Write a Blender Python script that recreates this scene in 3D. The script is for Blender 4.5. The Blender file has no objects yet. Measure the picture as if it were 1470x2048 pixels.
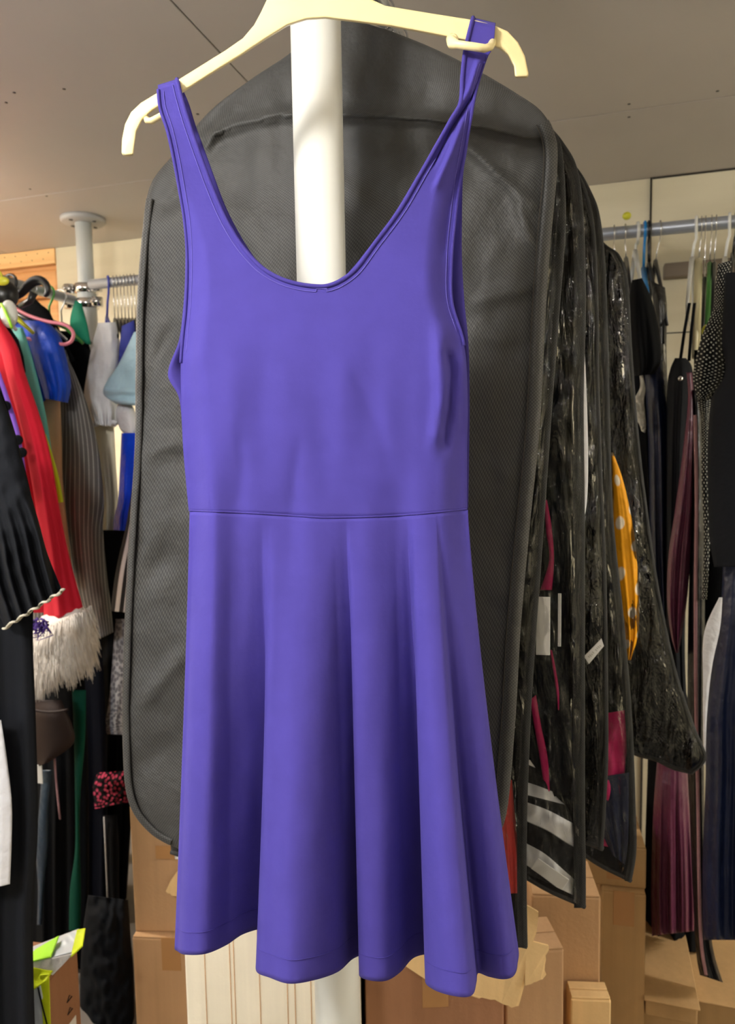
import bpy, bmesh, math, random
from mathutils import Vector, Matrix, noise
random.seed(7)
C = bpy.context.scene.collection
sc = bpy.context.scene
PI = math.pi; Z3 = Vector((0, 0, 1))
# ------------------------------------------------------------------ camera
FPX = 1450.0
CAMZ = 1.60
PITCH = math.radians(5.0)
ROLL = math.radians(-1.0)
cam_loc = Vector((0, 0, CAMZ))
RM = (Matrix.Rotation(PI/2 - PITCH, 3, 'X') @ Matrix.Rotation(ROLL, 3, 'Z'))
cd = bpy.data.cameras.new('camera'); cam = bpy.data.objects.new('camera', cd); C.objects.link(cam)
cam.matrix_world = Matrix.Translation(cam_loc) @ RM.to_4x4()
cd.sensor_fit = 'VERTICAL'; cd.sensor_height = 36.0; cd.lens = FPX/2048*36.0
cd.clip_start = 0.02
cd.dof.use_dof = True; cd.dof.focus_distance = 0.82; cd.dof.aperture_fstop = 8.0
sc.camera = cam
TH = math.radians(17.0)                 # the room is turned against the camera
UD = Vector((math.cos(TH), -math.sin(TH), 0)); VD = Vector((math.sin(TH), math.cos(TH), 0))
CEIL = 2.45
def RAY(px, py): return RM @ Vector(((px-735)/FPX, (1024-py)/FPX, -1))
def U(px, py, val, th=0.0):             # point of the picture on the upright plane at distance val, turned th degrees
    r = RAY(px, py); a = math.radians(th)
    n = Vector((math.sin(a), math.cos(a), 0))
    return cam_loc + r*(val/r.dot(n))
def HZ(px, py, z):                      # on a level plane
    r = RAY(px, py); return cam_loc + r*((z-CAMZ)/r.z)
def RM_(u, v, z): return UD*u + VD*v + Vector((0, 0, z))
# ------------------------------------------------------------------ objects
WL = {}
def wloc(p):
    return WL.get(p.name, Vector((0, 0, 0)))
def tag(o, label=None, cat=None, group=None, kind=None):
    if label: o['label'] = label
    if cat: o['category'] = cat
    if group: o['group'] = group
    if kind: o['kind'] = kind
    return o
def thing(name, label, cat, loc, group=None):
    o = bpy.data.objects.new(name, None); C.objects.link(o); o.location = loc
    o.empty_display_size = .05
    WL[o.name] = Vector(loc); return tag(o, label, cat, group)
def mk(name, verts, faces, mat, parent=None, uvs=None, smooth=True, mods=None):
    verts = [Vector(v) for v in verts]
    if parent is None:
        mn = [min(v[i] for v in verts) for i in range(3)]; mx = [max(v[i] for v in verts) for i in range(3)]
        org = Vector(((mn[0]+mx[0])/2, (mn[1]+mx[1])/2, mn[2]))
    else: org = wloc(parent)
    me = bpy.data.meshes.new(name)
    me.from_pydata([v-org for v in verts], [], faces)
    if uvs:
        ul = me.uv_layers.new(name='UVMap')
        for l in me.loops: ul.data[l.index].uv = uvs[l.vertex_index]
    bm = bmesh.new(); bm.from_mesh(me); bmesh.ops.recalc_face_normals(bm, faces=bm.faces); bm.to_mesh(me); bm.free()
    if smooth:
        for p in me.polygons: p.use_smooth = True
    me.materials.append(mat)
    o = bpy.data.objects.new(name, me); C.objects.link(o)
    if parent is None: o.location = org; WL[o.name] = org
    else:
        o.parent = parent; WL[o.name] = org
    if mods:
        for m in mods:
            if m[0] == 'bevel':
                b = o.modifiers.new('b', 'BEVEL'); b.width = m[1]; b.segments = m[2]; b.limit_method = 'ANGLE'
            if m[0] == 'solid':
                b = o.modifiers.new('s', 'SOLIDIFY'); b.thickness = m[1]; b.offset = 0
    return o
class G:                                  # collects geometry for ONE mesh
    def __init__(s): s.v = []; s.f = []
    def add(s, v, f):
        n = len(s.v); s.v += [Vector(a) for a in v]; s.f += [[i+n for i in q] for q in f]; return s
    def box(s, c, e, ax=None):
        c = Vector(c); X, Y, Z = ax if ax else (Vector((1,0,0)), Vector((0,1,0)), Vector((0,0,1)))
        v = [c + X*(i*e[0]/2) + Y*(j*e[1]/2) + Z*(k*e[2]/2) for i in (-1,1) for j in (-1,1) for k in (-1,1)]
        return s.add(v, [(0,1,3,2),(4,6,7,5),(0,4,5,1),(2,3,7,6),(0,2,6,4),(1,5,7,3)])
    def tube(s, pts, r, n=10, flat=1.0, up=None, close=False):
        pts = [Vector(p) for p in pts]; R = r if isinstance(r, (list, tuple)) else [r]*len(pts)
        v = []; prev = None
        for i, p in enumerate(pts):
            t = (pts[min(i+1, len(pts)-1)] - pts[max(i-1, 0)])
            if t.length < 1e-9: t = Vector((0,0,1))
            t.normalize()
            if up is not None: a = (Vector(up) - t*t.dot(Vector(up)))
            elif prev is None: a = t.orthogonal()
            else: a = prev - t*t.dot(prev)
            if a.length < 1e-6: a = t.orthogonal()
            a.normalize(); prev = a; b = t.cross(a)
            for k in range(n):
                q = 2*PI*k/n; v.append(p + a*(math.cos(q)*R[i]*flat) + b*(math.sin(q)*R[i]))
        f = []
        for i in range(len(pts)-1):
            for k in range(n):
                f.append((i*n+k, i*n+(k+1)%n, (i+1)*n+(k+1)%n, (i+1)*n+k))
        f.append(list(range(n))); f.append(list(range((len(pts)-1)*n, len(pts)*n)))
        return s.add(v, f)
    def ball(s, c, r, n=10, sc=(1,1,1)):
        v = []; f = []; c = Vector(c)
        for i in range(n+1):
            a = PI*i/n
            for k in range(2*n):
                b = PI*k/n; v.append(c + Vector((math.sin(a)*math.cos(b)*r*sc[0], math.sin(a)*math.sin(b)*r*sc[1], math.cos(a)*r*sc[2])))
        for i in range(n):
            for k in range(2*n): f.append((i*2*n+k, i*2*n+(k+1)%(2*n), (i+1)*2*n+(k+1)%(2*n), (i+1)*2*n+k))
        return s.add(v, f)
    def done(s, name, mat, parent=None, **k): return mk(name, s.v, s.f, mat, parent, **k)
def cr(P, t):                             # Catmull-Rom through P; a dict is a neckline that turns into the straight centre line
    if isinstance(P, dict):
        nk = P['nk']
        if t < nk:
            A = P['a']+[P['ph']]; return cr(A, t/nk*(len(A)-2)/(len(A)-1))
        x0, y0 = P['a'][-1]; f = (t-nk)/(1-nk); return (x0, y0+(P['end']-y0)*f)
    n = len(P)-1; x = max(0, min(.999999, t))*n; i = int(x); f = x-i
    p0, p1, p2, p3 = P[max(i-1, 0)], P[i], P[i+1], P[min(i+2, n)]
    return tuple(.5*(2*b + (c-a)*f + (2*a-5*b+4*c-d)*f*f + (-a+3*b-3*c+d)*f**3) for a, b, c, d in zip(p0, p1, p2, p3))
def sm(a, b, x):
    t = max(0, min(1, (x-a)/(b-a))); return t*t*(3-2*t)
def nz(x, y, z=0): return noise.noise(Vector((x, y, z)))
def sheet(name, L, R, val, th, mat, parent=None, nt=60, ns=24, B=.03, fold=None, bulge=.6, top=.4, closed=True):
    """a hanging piece of cloth with body: front and back skins between two edges"""
    V = []; UV = []; F = []
    ring = 2*ns if closed else ns+1
    a = U(*cr(L, .5), val, th); b = U(*cr(R, .5), val, th); w = max(.02, (a-b).length)
    h = (U(*cr(L, 0), val, th) - U(*cr(L, 1), val, th)).length
    for i in range(nt+1):
        t = i/nt; l = cr(L, t); r = cr(R, t)
        pr = top + (1-top)*sm(0, .25, t)
        js = [(j/ns, -1) for j in range(ns+1)] + ([(j/ns, 1) for j in range(ns-1, 0, -1)] if closed else [])
        for s_, side in js:
            px = l[0]+(r[0]-l[0])*s_; py = l[1]+(r[1]-l[1])*s_
            off = side*B*pr*(max(0, math.sin(PI*s_))**bulge)
            if fold: off += fold(s_, t, px, py)
            V.append(U(px, py, val+off, th)); UV.append((s_*w, -t*h))
    for i in range(nt):
        if closed:
            for k in range(ring): F.append((i*ring+k, i*ring+(k+1) % ring, (i+1)*ring+(k+1) % ring, (i+1)*ring+k))
        else:
            for k in range(ns): F.append((i*ring+k, i*ring+k+1, (i+1)*ring+k+1, (i+1)*ring+k))
    if closed:
        for base in (0, nt*ring):
            for j in range(ns):
                a0 = base+j; a1 = base+j+1; b0 = base+(ring-j) % ring; b1 = base+(ring-j-1)
                if b1 == a1: F.append((a0, a1, b0))
                elif b0 == a0: F.append((a0, a1, b1))
                else: F.append((a0, a1, b1, b0))
    return mk(name, V, F, mat, parent, uvs=UV)
def folds(A, k, ph=0.0, drift=0.0, start=.0, n=.0, ns=3.0):
    def f(s, t, px, py):
        return A*sm(start, 1, t)*(math.sin(2*PI*(k*s + drift*t) + ph) + .45*math.sin(2*PI*(k*2.3*s - drift*t)+ph*2)) + n*nz(px/40*ns/3, py/90*ns/3, ph)
    return f
# ------------------------------------------------------------------ materials
def nm(name):
    m = bpy.data.materials.new(name); m.use_nodes = True; nt = m.node_tree
    return m, nt, nt.nodes, nt.links, nt.nodes['Principled BSDF']
def lin(c): return tuple(((x/255)/12.92 if x/255 <= .04045 else ((x/255+.055)/1.055)**2.4) for x in c)+(1,)
def mat(name, rgb, rough=.85, spec=.3, sheen=0, metal=0, bump=None, mott=.12, mscale=6, pat=None, coat=0, emit=None, trans=0):
    m, nt, N, K, p = nm(name); c = lin(rgb)
    p.inputs['Roughness'].default_value = rough; p.inputs['Specular IOR Level'].default_value = spec
    p.inputs['Metallic'].default_value = metal
    if sheen:
        p.inputs['Sheen Weight'].default_value = sheen; p.inputs['Sheen Roughness'].default_value = .5
        p.inputs['Sheen Tint'].default_value = tuple(min(1, x*1.5+.1) for x in c[:3])+(1,)
    if coat: p.inputs['Coat Weight'].default_value = coat; p.inputs['Coat Roughness'].default_value = .12
    if trans: p.inputs['Transmission Weight'].default_value = trans
    tc = N.new('ShaderNodeTexCoord')
    col = None
    if pat: col = pat(N, K, tc, c)
    if mott:
        n1 = N.new('ShaderNodeTexNoise'); n1.inputs['Scale'].default_value = mscale; n1.inputs['Detail'].default_value = 5
        K.new(tc.outputs['Object'], n1.inputs['Vector'])
        mr = N.new('ShaderNodeMapRange'); mr.inputs[1].default_value = .25; mr.inputs[2].default_value = .75
        mr.inputs[3].default_value = 1-mott; mr.inputs[4].default_value = 1+mott
        K.new(n1.outputs['Fac'], mr.inputs[0])
        hs = N.new('ShaderNodeHueSaturation'); K.new(mr.outputs[0], hs.inputs['Value'])
        if col: K.new(col, hs.inputs['Color'])
        else: hs.inputs['Color'].default_value = c
        col = hs.outputs['Color']
    if col: K.new(col, p.inputs['Base Color'])
    else: p.inputs['Base Color'].default_value = c
    if bump:
        prev = None
        for sc_, st in bump:
            n2 = N.new('ShaderNodeTexNoise'); n2.inputs['Scale'].default_value = sc_; n2.inputs['Detail'].default_value = 3
            K.new(tc.outputs['Object'], n2.inputs['Vector'])
            b = N.new('ShaderNodeBump'); b.inputs['Strength'].default_value = min(1, st); b.inputs['Distance'].default_value = .35/sc_
            K.new(n2.outputs['Fac'], b.inputs['Height'])
            if prev: K.new(prev.outputs[0], b.inputs['Normal'])
            prev = b
        K.new(prev.outputs[0], p.inputs['Normal'])
    if emit: p.inputs['Emission Color'].default_value = lin(emit[0]); p.inputs['Emission Strength'].default_value = emit[1]
    return m
def mapn(N, K, src, scale, rot=0, loc=(0,0,0)):
    mp = N.new('ShaderNodeMapping'); mp.inputs['Scale'].default_value = scale; mp.inputs['Rotation'].default_value = (0, 0, rot)
    mp.inputs['Location'].default_value = loc
    K.new(src, mp.inputs['Vector']); return mp.outputs[0]
def mixc(N, K, fac, a, b):
    x = N.new('ShaderNodeMix'); x.data_type = 'RGBA'; K.new(fac, x.inputs[0])
    for s, v in ((6, a), (7, b)):
        if isinstance(v, tuple): x.inputs[s].default_value = v
        else: K.new(v, x.inputs[s])
    return x.outputs[2]
def stripes(period, duty, rgb2, axis=0, rot=0, soft=.02, wob=0):
    def f(N, K, tc, c):
        v = mapn(N, K, tc.outputs['UV'], (1/period,)*3, rot)
        if wob:
            nn = N.new('ShaderNodeTexNoise'); nn.inputs['Scale'].default_value = .35; K.new(v, nn.inputs['Vector'])
            va = N.new('ShaderNodeVectorMath'); va.operation = 'MULTIPLY_ADD'; K.new(nn.outputs['Color'], va.inputs[0]); va.inputs[1].default_value = (wob,)*3; K.new(v, va.inputs[2]); v = va.outputs[0]
        sx = N.new('ShaderNodeSeparateXYZ'); K.new(v, sx.inputs[0])
        fr = N.new('ShaderNodeMath'); fr.operation = 'FRACT'; K.new(sx.outputs[axis], fr.inputs[0])
        mr = N.new('ShaderNodeMapRange'); mr.inputs[1].default_value = duty-soft; mr.inputs[2].default_value = duty+soft; mr.inputs[3].default_value = 1; mr.inputs[4].default_value = 0
        K.new(fr.outputs[0], mr.inputs[0]); return mixc(N, K, mr.outputs[0], c, lin(rgb2))
    return f
def dots(period, rad, rgb2, rnd=0.0, src='UV', rot=.785, soft=.06):
    def f(N, K, tc, c):
        v = mapn(N, K, tc.outputs[src], (1/period,)*3, rot)
        vo = N.new('ShaderNodeTexVoronoi'); vo.inputs['Scale'].default_value = 1; vo.inputs['Randomness'].default_value = rnd
        if src == 'UV': vo.voronoi_dimensions = '2D'
        K.new(v, vo.inputs['Vector'])
        mr = N.new('ShaderNodeMapRange'); mr.inputs[1].default_value = rad-soft; mr.inputs[2].default_value = rad+soft; mr.inputs[3].default_value = 1; mr.inputs[4].default_value = 0
        K.new(vo.outputs['Distance'], mr.inputs[0]); return mixc(N, K, mr.outputs[0], c, lin(rgb2))
    return f
def nonwoven(name, rgb, rgb2, period=.0034, rough=.6, spec=.35):
    m = mat(name, rgb, rough, spec, sheen=.25, mott=.16, mscale=9, pat=dots(period, .42, rgb2, src='UV', soft=.2))
    nt = m.node_tree; N = nt.nodes; K = nt.links; p = N['Principled BSDF']
    tc = N.new('ShaderNodeTexCoord'); v = mapn(N, K, tc.outputs['UV'], (1/period,)*3, .785)
    vo = N.new('ShaderNodeTexVoronoi'); vo.voronoi_dimensions = '2D'; vo.inputs['Randomness'].default_value = 0; vo.inputs['Scale'].default_value = 1; K.new(v, vo.inputs['Vector'])
    b = N.new('ShaderNodeBump'); b.inputs['Strength'].default_value = .35; b.inputs['Distance'].default_value = .0006; K.new(vo.outputs['Distance'], b.inputs['Height'])
    n2 = N.new('ShaderNodeTexNoise'); n2.inputs['Scale'].default_value = 14; n2.inputs['Detail'].default_value = 6; K.new(tc.outputs['Object'], n2.inputs['Vector'])
    b2 = N.new('ShaderNodeBump'); b2.inputs['Strength'].default_value = .5; b2.inputs['Distance'].default_value = .02; K.new(n2.outputs['Fac'], b2.inputs['Height']); K.new(b.outputs[0], b2.inputs['Normal'])
    K.new(b2.outputs[0], p.inputs['Normal']); return m
def film(name, tint=.9, base=.0):
    m, nt, N, K, p = nm(name); N.remove(p); out = N['Material Output']
    tr = N.new('ShaderNodeBsdfTransparent'); tr.inputs[0].default_value = (tint, tint, tint, 1)
    gl = N.new('ShaderNodeBsdfGlossy'); gl.inputs['Roughness'].default_value = .06
    lw = N.new('ShaderNodeFresnel'); lw.inputs['IOR'].default_value = 1.5
    ad = N.new('ShaderNodeMath'); ad.operation = 'MULTIPLY_ADD'; ad.inputs[1].default_value = .6; ad.inputs[2].default_value = base; K.new(lw.outputs[0], ad.inputs[0])
    mx = N.new('ShaderNodeMixShader'); K.new(ad.outputs[0], mx.inputs[0]); K.new(tr.outputs[0], mx.inputs[1]); K.new(gl.outputs[0], mx.inputs[2])
    tc = N.new('ShaderNodeTexCoord')
    v = mapn(N, K, tc.outputs['Object'], (22, 22, 5))
    n2 = N.new('ShaderNodeTexNoise'); n2.inputs['Scale'].default_value = 1; n2.inputs['Detail'].default_value = 5; n2.inputs['Distortion'].default_value = 1.2; K.new(v, n2.inputs['Vector'])
    b = N.new('ShaderNodeBump'); b.inputs['Strength'].default_value = 1; b.inputs['Distance'].default_value = .035; K.new(n2.outputs['Fac'], b.inputs['Height'])
    K.new(b.outputs[0], gl.inputs['Normal']); K.new(b.outputs[0], lw.inputs['Normal'])
    K.new(mx.outputs[0], out.inputs[0]); return m
FB = ((700, .35), (90, .25)); SB = ((14, .5), (60, .2))
M = dict(
 dress=mat('violet_jersey', (71, 62, 146), .85, .2, sheen=.15, bump=((1400, .3), (60, .12)), mott=.05, mscale=40),
 dressb=mat('violet_binding', (68, 59, 139), .85, .2, sheen=.12, bump=((1400, .3),), mott=.04),
 stitch=mat('violet_stitch', (98, 88, 176), .7, .3, mott=0),
 wood=mat('pale_hanger', (244, 226, 168), .38, .5, bump=((25, .1),), mott=.05, mscale=12),
 metal=mat('steel', (190, 192, 192), .28, .5, metal=1, mott=0),
 chrome=mat('chrome', (205, 205, 205), .15, .5, metal=1, mott=0),
 polew=mat('white_pole', (238, 238, 230), .28, .5, mott=.02),
 poleg=mat('pale_grey_pole', (208, 212, 210), .32, .5, mott=.03),
 rail=mat('grey_rail', (176, 182, 192), .35, .5, metal=.5, mott=.03),
 flange=mat('grey_flange', (176, 176, 176), .5, .4, mott=.05),
 bagA=nonwoven('charcoal_nonwoven', (38, 38, 37), (74, 73, 70)),
 bagB=nonwoven('black_nonwoven', (11, 11, 11), (20, 20, 20), rough=.9, spec=.1),
 bind=nonwoven('black_binding', (19, 19, 19), (42, 42, 41), .003),
 film=film('clear_pvc'), film2=film('smoky_pvc', .4, .02),
 pvc=mat('black_pvc', (24, 24, 25), .22, .5, bump=((16, .9), (45, .4)), mott=.1),
 black=mat('black_cloth', (14, 15, 18), .9, .12, sheen=0, bump=FB),
 black2=mat('charcoal_cloth', (24, 26, 31), .85, .18, sheen=0, bump=FB),
 blacks=mat('black_satin', (12, 12, 15), .4, .4, bump=SB),
 navy=mat('navy_cloth', (12, 16, 30), .8, .2, sheen=0, bump=FB),
 navys=mat('navy_satin', (16, 26, 56), .42, .4, bump=SB),
 red=mat('red_felt', (196, 28, 48), .9, .2, sheen=.35, bump=FB),
 coral=mat('coral_cloth', (236, 84, 76), .8, .2, sheen=.2, bump=FB),
 orange=mat('orange_cloth', (236, 110, 80), .8, .2, bump=FB),
 purple=mat('purple_cloth', (150, 104, 226), .7, .3, bump=FB),
 purple2=mat('purple_ruffle', (86, 56, 150), .7, .3, bump=FB),
 teal=mat('aqua_knit', (84, 192, 184), .6, .4, bump=((500, .6),), pat=dots(.006, .3, (160, 226, 216))),
 yel=mat('fluorescent_yellow', (206, 224, 28), .6, .3, mott=.05, bump=FB),
 hiv=mat('fluorescent_green', (170, 240, 60), .6, .3, mott=.05, bump=FB),
 silver=mat('silver_reflective', (190, 200, 210), .4, .5, mott=.1),
 blue=mat('royal_blue_satin', (8, 62, 176), .5, .25, sheen=0, bump=SB),
 blue2=mat('bright_blue_satin', (8, 62, 206), .35, .4, bump=SB),
 tan=mat('tan_cloth', (222, 178, 140), .8, .2, bump=FB),
 pin=mat('grey_pinstripe', (92, 90, 88), .85, .2, bump=FB, pat=stripes(.019, .13, (176, 174, 170), soft=.05, rot=.1)),
 whitec=mat('white_cloth', (222, 222, 226), .75, .3, bump=((30, .6), (300, .2)), mott=.06),
 whitec2=mat('white_sheer', (214, 216, 220), .6, .3, bump=((12, .6),), mott=.08),
 cream=mat('cream_cloth', (214, 208, 188), .8, .2, bump=FB),
 lblue=mat('pale_blue_cloth', (170, 204, 220), .6, .3, bump=SB),
 dblue=mat('dark_blue_cloth', (44, 54, 140), .7, .3, bump=FB),
 strp=mat('black_white_stripe', (232, 232, 232), .7, .3, bump=FB, pat=stripes(.028, .5, (24, 24, 28))),
 strw=mat('wavy_black_white_stripe', (236, 236, 236), .7, .3, bump=((18, .4),), pat=stripes(.075, .5, (16, 16, 18), axis=1, rot=.3, wob=.75, soft=.015)),
 lace=mat('grey_lace', (176, 176, 180), .8, .2, bump=((120, 1),), pat=dots(.012, .42, (120, 120, 126), rnd=1)),
 wlace=mat('ivory_lace', (214, 212, 200), .8, .2, bump=((160, 1),), mott=.15, mscale=60),
 pinkk=mat('pink_black_knit', (24, 16, 22), .9, .2, bump=((160, 1),), pat=dots(.016, .33, (214, 76, 110), rnd=.8)),
 fur=mat('white_fur', (236, 228, 218), .7, .2, sheen=.4, mott=.08, mscale=30),
 furk=mat('black_fur', (10, 13, 18), .8, .15, mott=.1),
 leather=mat('brown_leather', (44, 30, 26), .6, .25, bump=((200, .3),)),
 green=mat('bottle_green_velvet', (6, 66, 50), .8, .15, sheen=0, bump=FB),
 greenb=mat('emerald_cloth', (16, 130, 100), .7, .3, bump=FB),
 steelb=mat('slate_blue_satin', (36, 56, 74), .4, .5, bump=SB),
 pinks=mat('dusty_pink_cloth', (150, 112, 116), .6, .3, bump=SB),
 burg=mat('burgundy_satin', (92, 34, 62), .4, .5, sheen=.2, bump=SB),
 magenta=mat('magenta_cloth', (190, 30, 96), .6, .3, bump=SB),
 ydot=mat('yellow_polka', (250, 172, 14), .6, .3, bump=SB, pat=dots(.052, .2, (250, 236, 214), rnd=.35, soft=.03)),
 bdot=mat('black_pin_dot', (16, 16, 18), .8, .15, bump=FB, pat=dots(.0062, .2, (206, 206, 196), rnd=.25, soft=.06)),
 blk=mat('black_plastic', (26, 27, 29), .3, .5, mott=0),
 pinkp=mat('pink_plastic', (222, 130, 146), .35, .5, mott=0),
 whitep=mat('white_plastic', (232, 232, 226), .3, .5, mott=0),
 creamp=mat('cream_plastic', (226, 216, 176), .35, .5, mott=0),
 bluep=mat('blue_plastic', (28, 132, 206), .3, .5, mott=0),
 dbluep=mat('dark_blue_plastic', (58, 70, 170), .3, .5, mott=0),
 greenp=mat('green_plastic', (70, 140, 60), .35, .5, mott=0),
 yelp=mat('yellow_plastic', (222, 220, 60), .35, .5, mott=0),
 paper=mat('white_label', (232, 230, 224), .7, .2, mott=.03),
 ink=mat('black_ink', (20, 20, 20), .7, .2, mott=0),
 tape=mat('brown_tape', (176, 130, 82), .25, .5, mott=.05),
)
def cardboard(name, rgb, lines=.0, mott=.1):
    def pat(N, K, tc, c):
        v = mapn(N, K, tc.outputs['Object'], (60, 60, 2))
        n = N.new('ShaderNodeTexNoise'); n.inputs['Scale'].default_value = 1; n.inputs['Detail'].default_value = 6; K.new(v, n.inputs['Vector'])
        return mixc(N, K, n.outputs['Fac'], tuple(x*.86 for x in c[:3])+(1,), tuple(min(1, x*1.1) for x in c[:3])+(1,))
    return mat(name, rgb, .85, .15, pat=pat, mott=mott, mscale=5, bump=((120, .2),))
M['card'] = cardboard('cardboard', (188, 150, 110)); M['card2'] = cardboard('red_brown_cardboard', (160, 116, 86))
M['cardp'] = cardboard('white_faced_cardboard', (234, 224, 202)); M['cardt'] = cardboard('torn_cardboard', (226, 190, 136)); M['cardo'] = cardboard('dull_cardboard', (176, 142, 98))
M['cardk'] = cardboard('tan_cardboard', (186, 148, 110))  # plain brown board for the crease lines and the narrow box
def wallmat(name, rgb, rgb2, sx, sz, rough=.5):
    def pat(N, K, tc, c):
        v = mapn(N, K, tc.outputs['Object'], (sx, sx, sz))
        n = N.new('ShaderNodeTexNoise'); n.inputs['Scale'].default_value = 1; n.inputs['Detail'].default_value = 7; n.inputs['Distortion'].default_value = .5; K.new(v, n.inputs['Vector'])
        mr = N.new('ShaderNodeMapRange'); mr.inputs[1].default_value = .35; mr.inputs[2].default_value = .65; K.new(n.outputs['Fac'], mr.inputs[0])
        return mixc(N, K, mr.outputs[0], c, lin(rgb2))
    return mat(name, rgb, rough, .3, pat=pat, mott=.04, mscale=2)
M['wall'] = wallmat('cream_wall_board', (228, 219, 192), (217, 208, 180), .8, 9)
M['pine'] = wallmat('pine_boards', (232, 176, 116), (200, 140, 84), 1.2, 26)
M['pine2'] = wallmat('light_pine_batten', (244, 200, 140), (226, 176, 116), 1.2, 26)
M['ceil'] = wallmat('grey_ceiling_board', (196, 191, 188), (190, 185, 182), .7, .7, .55)
M['floor'] = wallmat('floor_boards', (110, 104, 98), (92, 86, 80), 3, 3, .6)
M['seam'] = mat('seam_dark', (60, 56, 50), .8, .2, mott=0)
M['seaml'] = mat('seam_pale', (206, 204, 196), .5, .4, mott=0)
M['ledge'] = mat('grey_ledge', (124, 112, 98), .6, .3, mott=.05)
M['screw'] = mat('dark_screw', (96, 92, 88), .4, .5, metal=.6, mott=0)
M['lampw'] = mat('lamp_housing', (230, 230, 230), .5, .4, mott=0)
M['lampe'] = mat('lamp_diffuser', (255, 250, 240), .5, .3, mott=0, emit=((255, 246, 230), 22))
M['glassw'] = mat('window_daylight', (220, 232, 250), .3, .4, mott=0, emit=((214, 230, 255), 3))
# ------------------------------------------------------------------ room
WV = 2.58; U0, U1, V0 = -3.3, 3.2, -2.6
AX = (UD, VD, Vector((0, 0, 1)))
def struct(o): o['kind'] = 'structure'; return o
def slab(name, u0, u1, v0, v1, z0, z1, m, parent=None, **k):
    g = G(); g.box(RM_((u0+u1)/2, (v0+v1)/2, (z0+z1)/2), (u1-u0, v1-v0, z1-z0), AX)
    return g.done(name, m, parent, smooth=False, **k)
struct(slab('floor', U0-.1, U1+.1, V0-.1, WV+.12, -.08, 0, M['floor']))
struct(slab('wall_left', U0-.1, U0, V0-.1, WV+.1, 0, CEIL+.1, M['wall']))
struct(slab('wall_right', U1, U1+.1, V0-.1, WV+.1, 0, CEIL+.1, M['wall']))
struct(slab('wall_front', U0, U1, V0-.1, V0, 0, CEIL+.1, M['wall']))
# ceiling boards, split where the joints show
def uv_of(p): return p.dot(UD), p.dot(VD)
su = uv_of(HZ(345, 5, CEIL))[0]
sv = (uv_of(HZ(1470, 192, CEIL))[1] + uv_of(HZ(1105, 242, CEIL))[1])/2
g = G(); us = [U0, su-1.6, su, su+1.22*2, U1]; vs = [V0, sv-2.44, sv, WV+.02]
for a, b in zip(us, us[1:]):
    for c, d in zip(vs, vs[1:]):
        g.box(RM_((a+b)/2, (c+d)/2, CEIL+.006), (b-a-.003, d-c-.004, .012), AX)
ceil = struct(g.done('ceiling', M['ceil'], None, smooth=False, mods=[('bevel', .0012, 1)]))
slab('ceiling_void', U0-.1, U1+.1, V0-.1, WV+.1, CEIL+.02, CEIL+.1, M['seam'], ceil)
slab('joint_strip', .35, U1, sv-.004, sv+.004, CEIL-.003, CEIL+.001, M['seaml'], ceil)
for px, py in ((28, 185), (128, 178), (12, 205), (60, 378), (93, 392), (1258, 208), (1258, 234), (1265, 366), (1435, 182), (395, 228)):
    p = HZ(px, py, CEIL); g = G(); g.tube([p+Vector((0, 0, -.001)), p+Vector((0, 0, .002))], .004, 8); g.done('screw', M['screw'], ceil)
# back wall: cream boards to the right, bare pine to the left
uw = uv_of(U(111, 500, WV, 17))[0]; u2 = uv_of(U(1302, 380, WV, 17))[0]
wb = struct(slab('wall_back', U0, U1, WV+.03, WV+.12, 0, CEIL, M['pine']))
g = G()
z = .0
while z < CEIL-.12:
    g.box(RM_((U0+uw)/2, WV+.018, z+.062), (uw-U0, .026, .118), AX); z += .125
g.done('pine_boards', M['pine'], wb, smooth=False, mods=[('bevel', .012, 2)])
g = G(); g.box(RM_((U0+uw)/2, WV+.008, CEIL-.032), (uw-U0, .03, .062), AX)
pb = g.done('perforated_batten', M['pine2'], wb, smooth=False, mods=[('bevel', .003, 2)])
g = G()
for i in range(26):
    p = RM_(uw-.03-i*.028, WV-.0075, CEIL-.03-(.012 if i % 2 else -.012)); g.tube([p, p+VD*.002], .0022, 6)
g.done('batten_holes', M['seam'], pb)
slab('cream_board', uw, u2-.002, WV, WV+.03, 0, CEIL-.001, M['wall'], wb)
slab('cream_board', u2+.002, U1, WV-.004, WV+.03, 0, CEIL-.006, M['wall'], wb)
slab('joint_strip', u2-.003, u2+.003, WV-.006, WV, 0, CEIL, M['seam'], wb)
slab('joint_strip', u2+.004, U1, WV-.006, WV-.002, CEIL-.006, CEIL, M['seam'], wb)
zl = U(1350, 545, WV, 17).z; zs = U(1350, 666, WV, 17).z
g = G(); g.box(RM_((u2+U1)/2+.02, WV-.02, zl), (U1-u2-.04, .05, .045), AX)
struct(g.done('trim_1', M['ledge'], None, smooth=False, mods=[('bevel', .004, 2)]))
slab('joint_strip', u2+.004, U1, WV-.006, WV-.003, zs-.0015, zs+.0015, M['seam'], wb)
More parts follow.
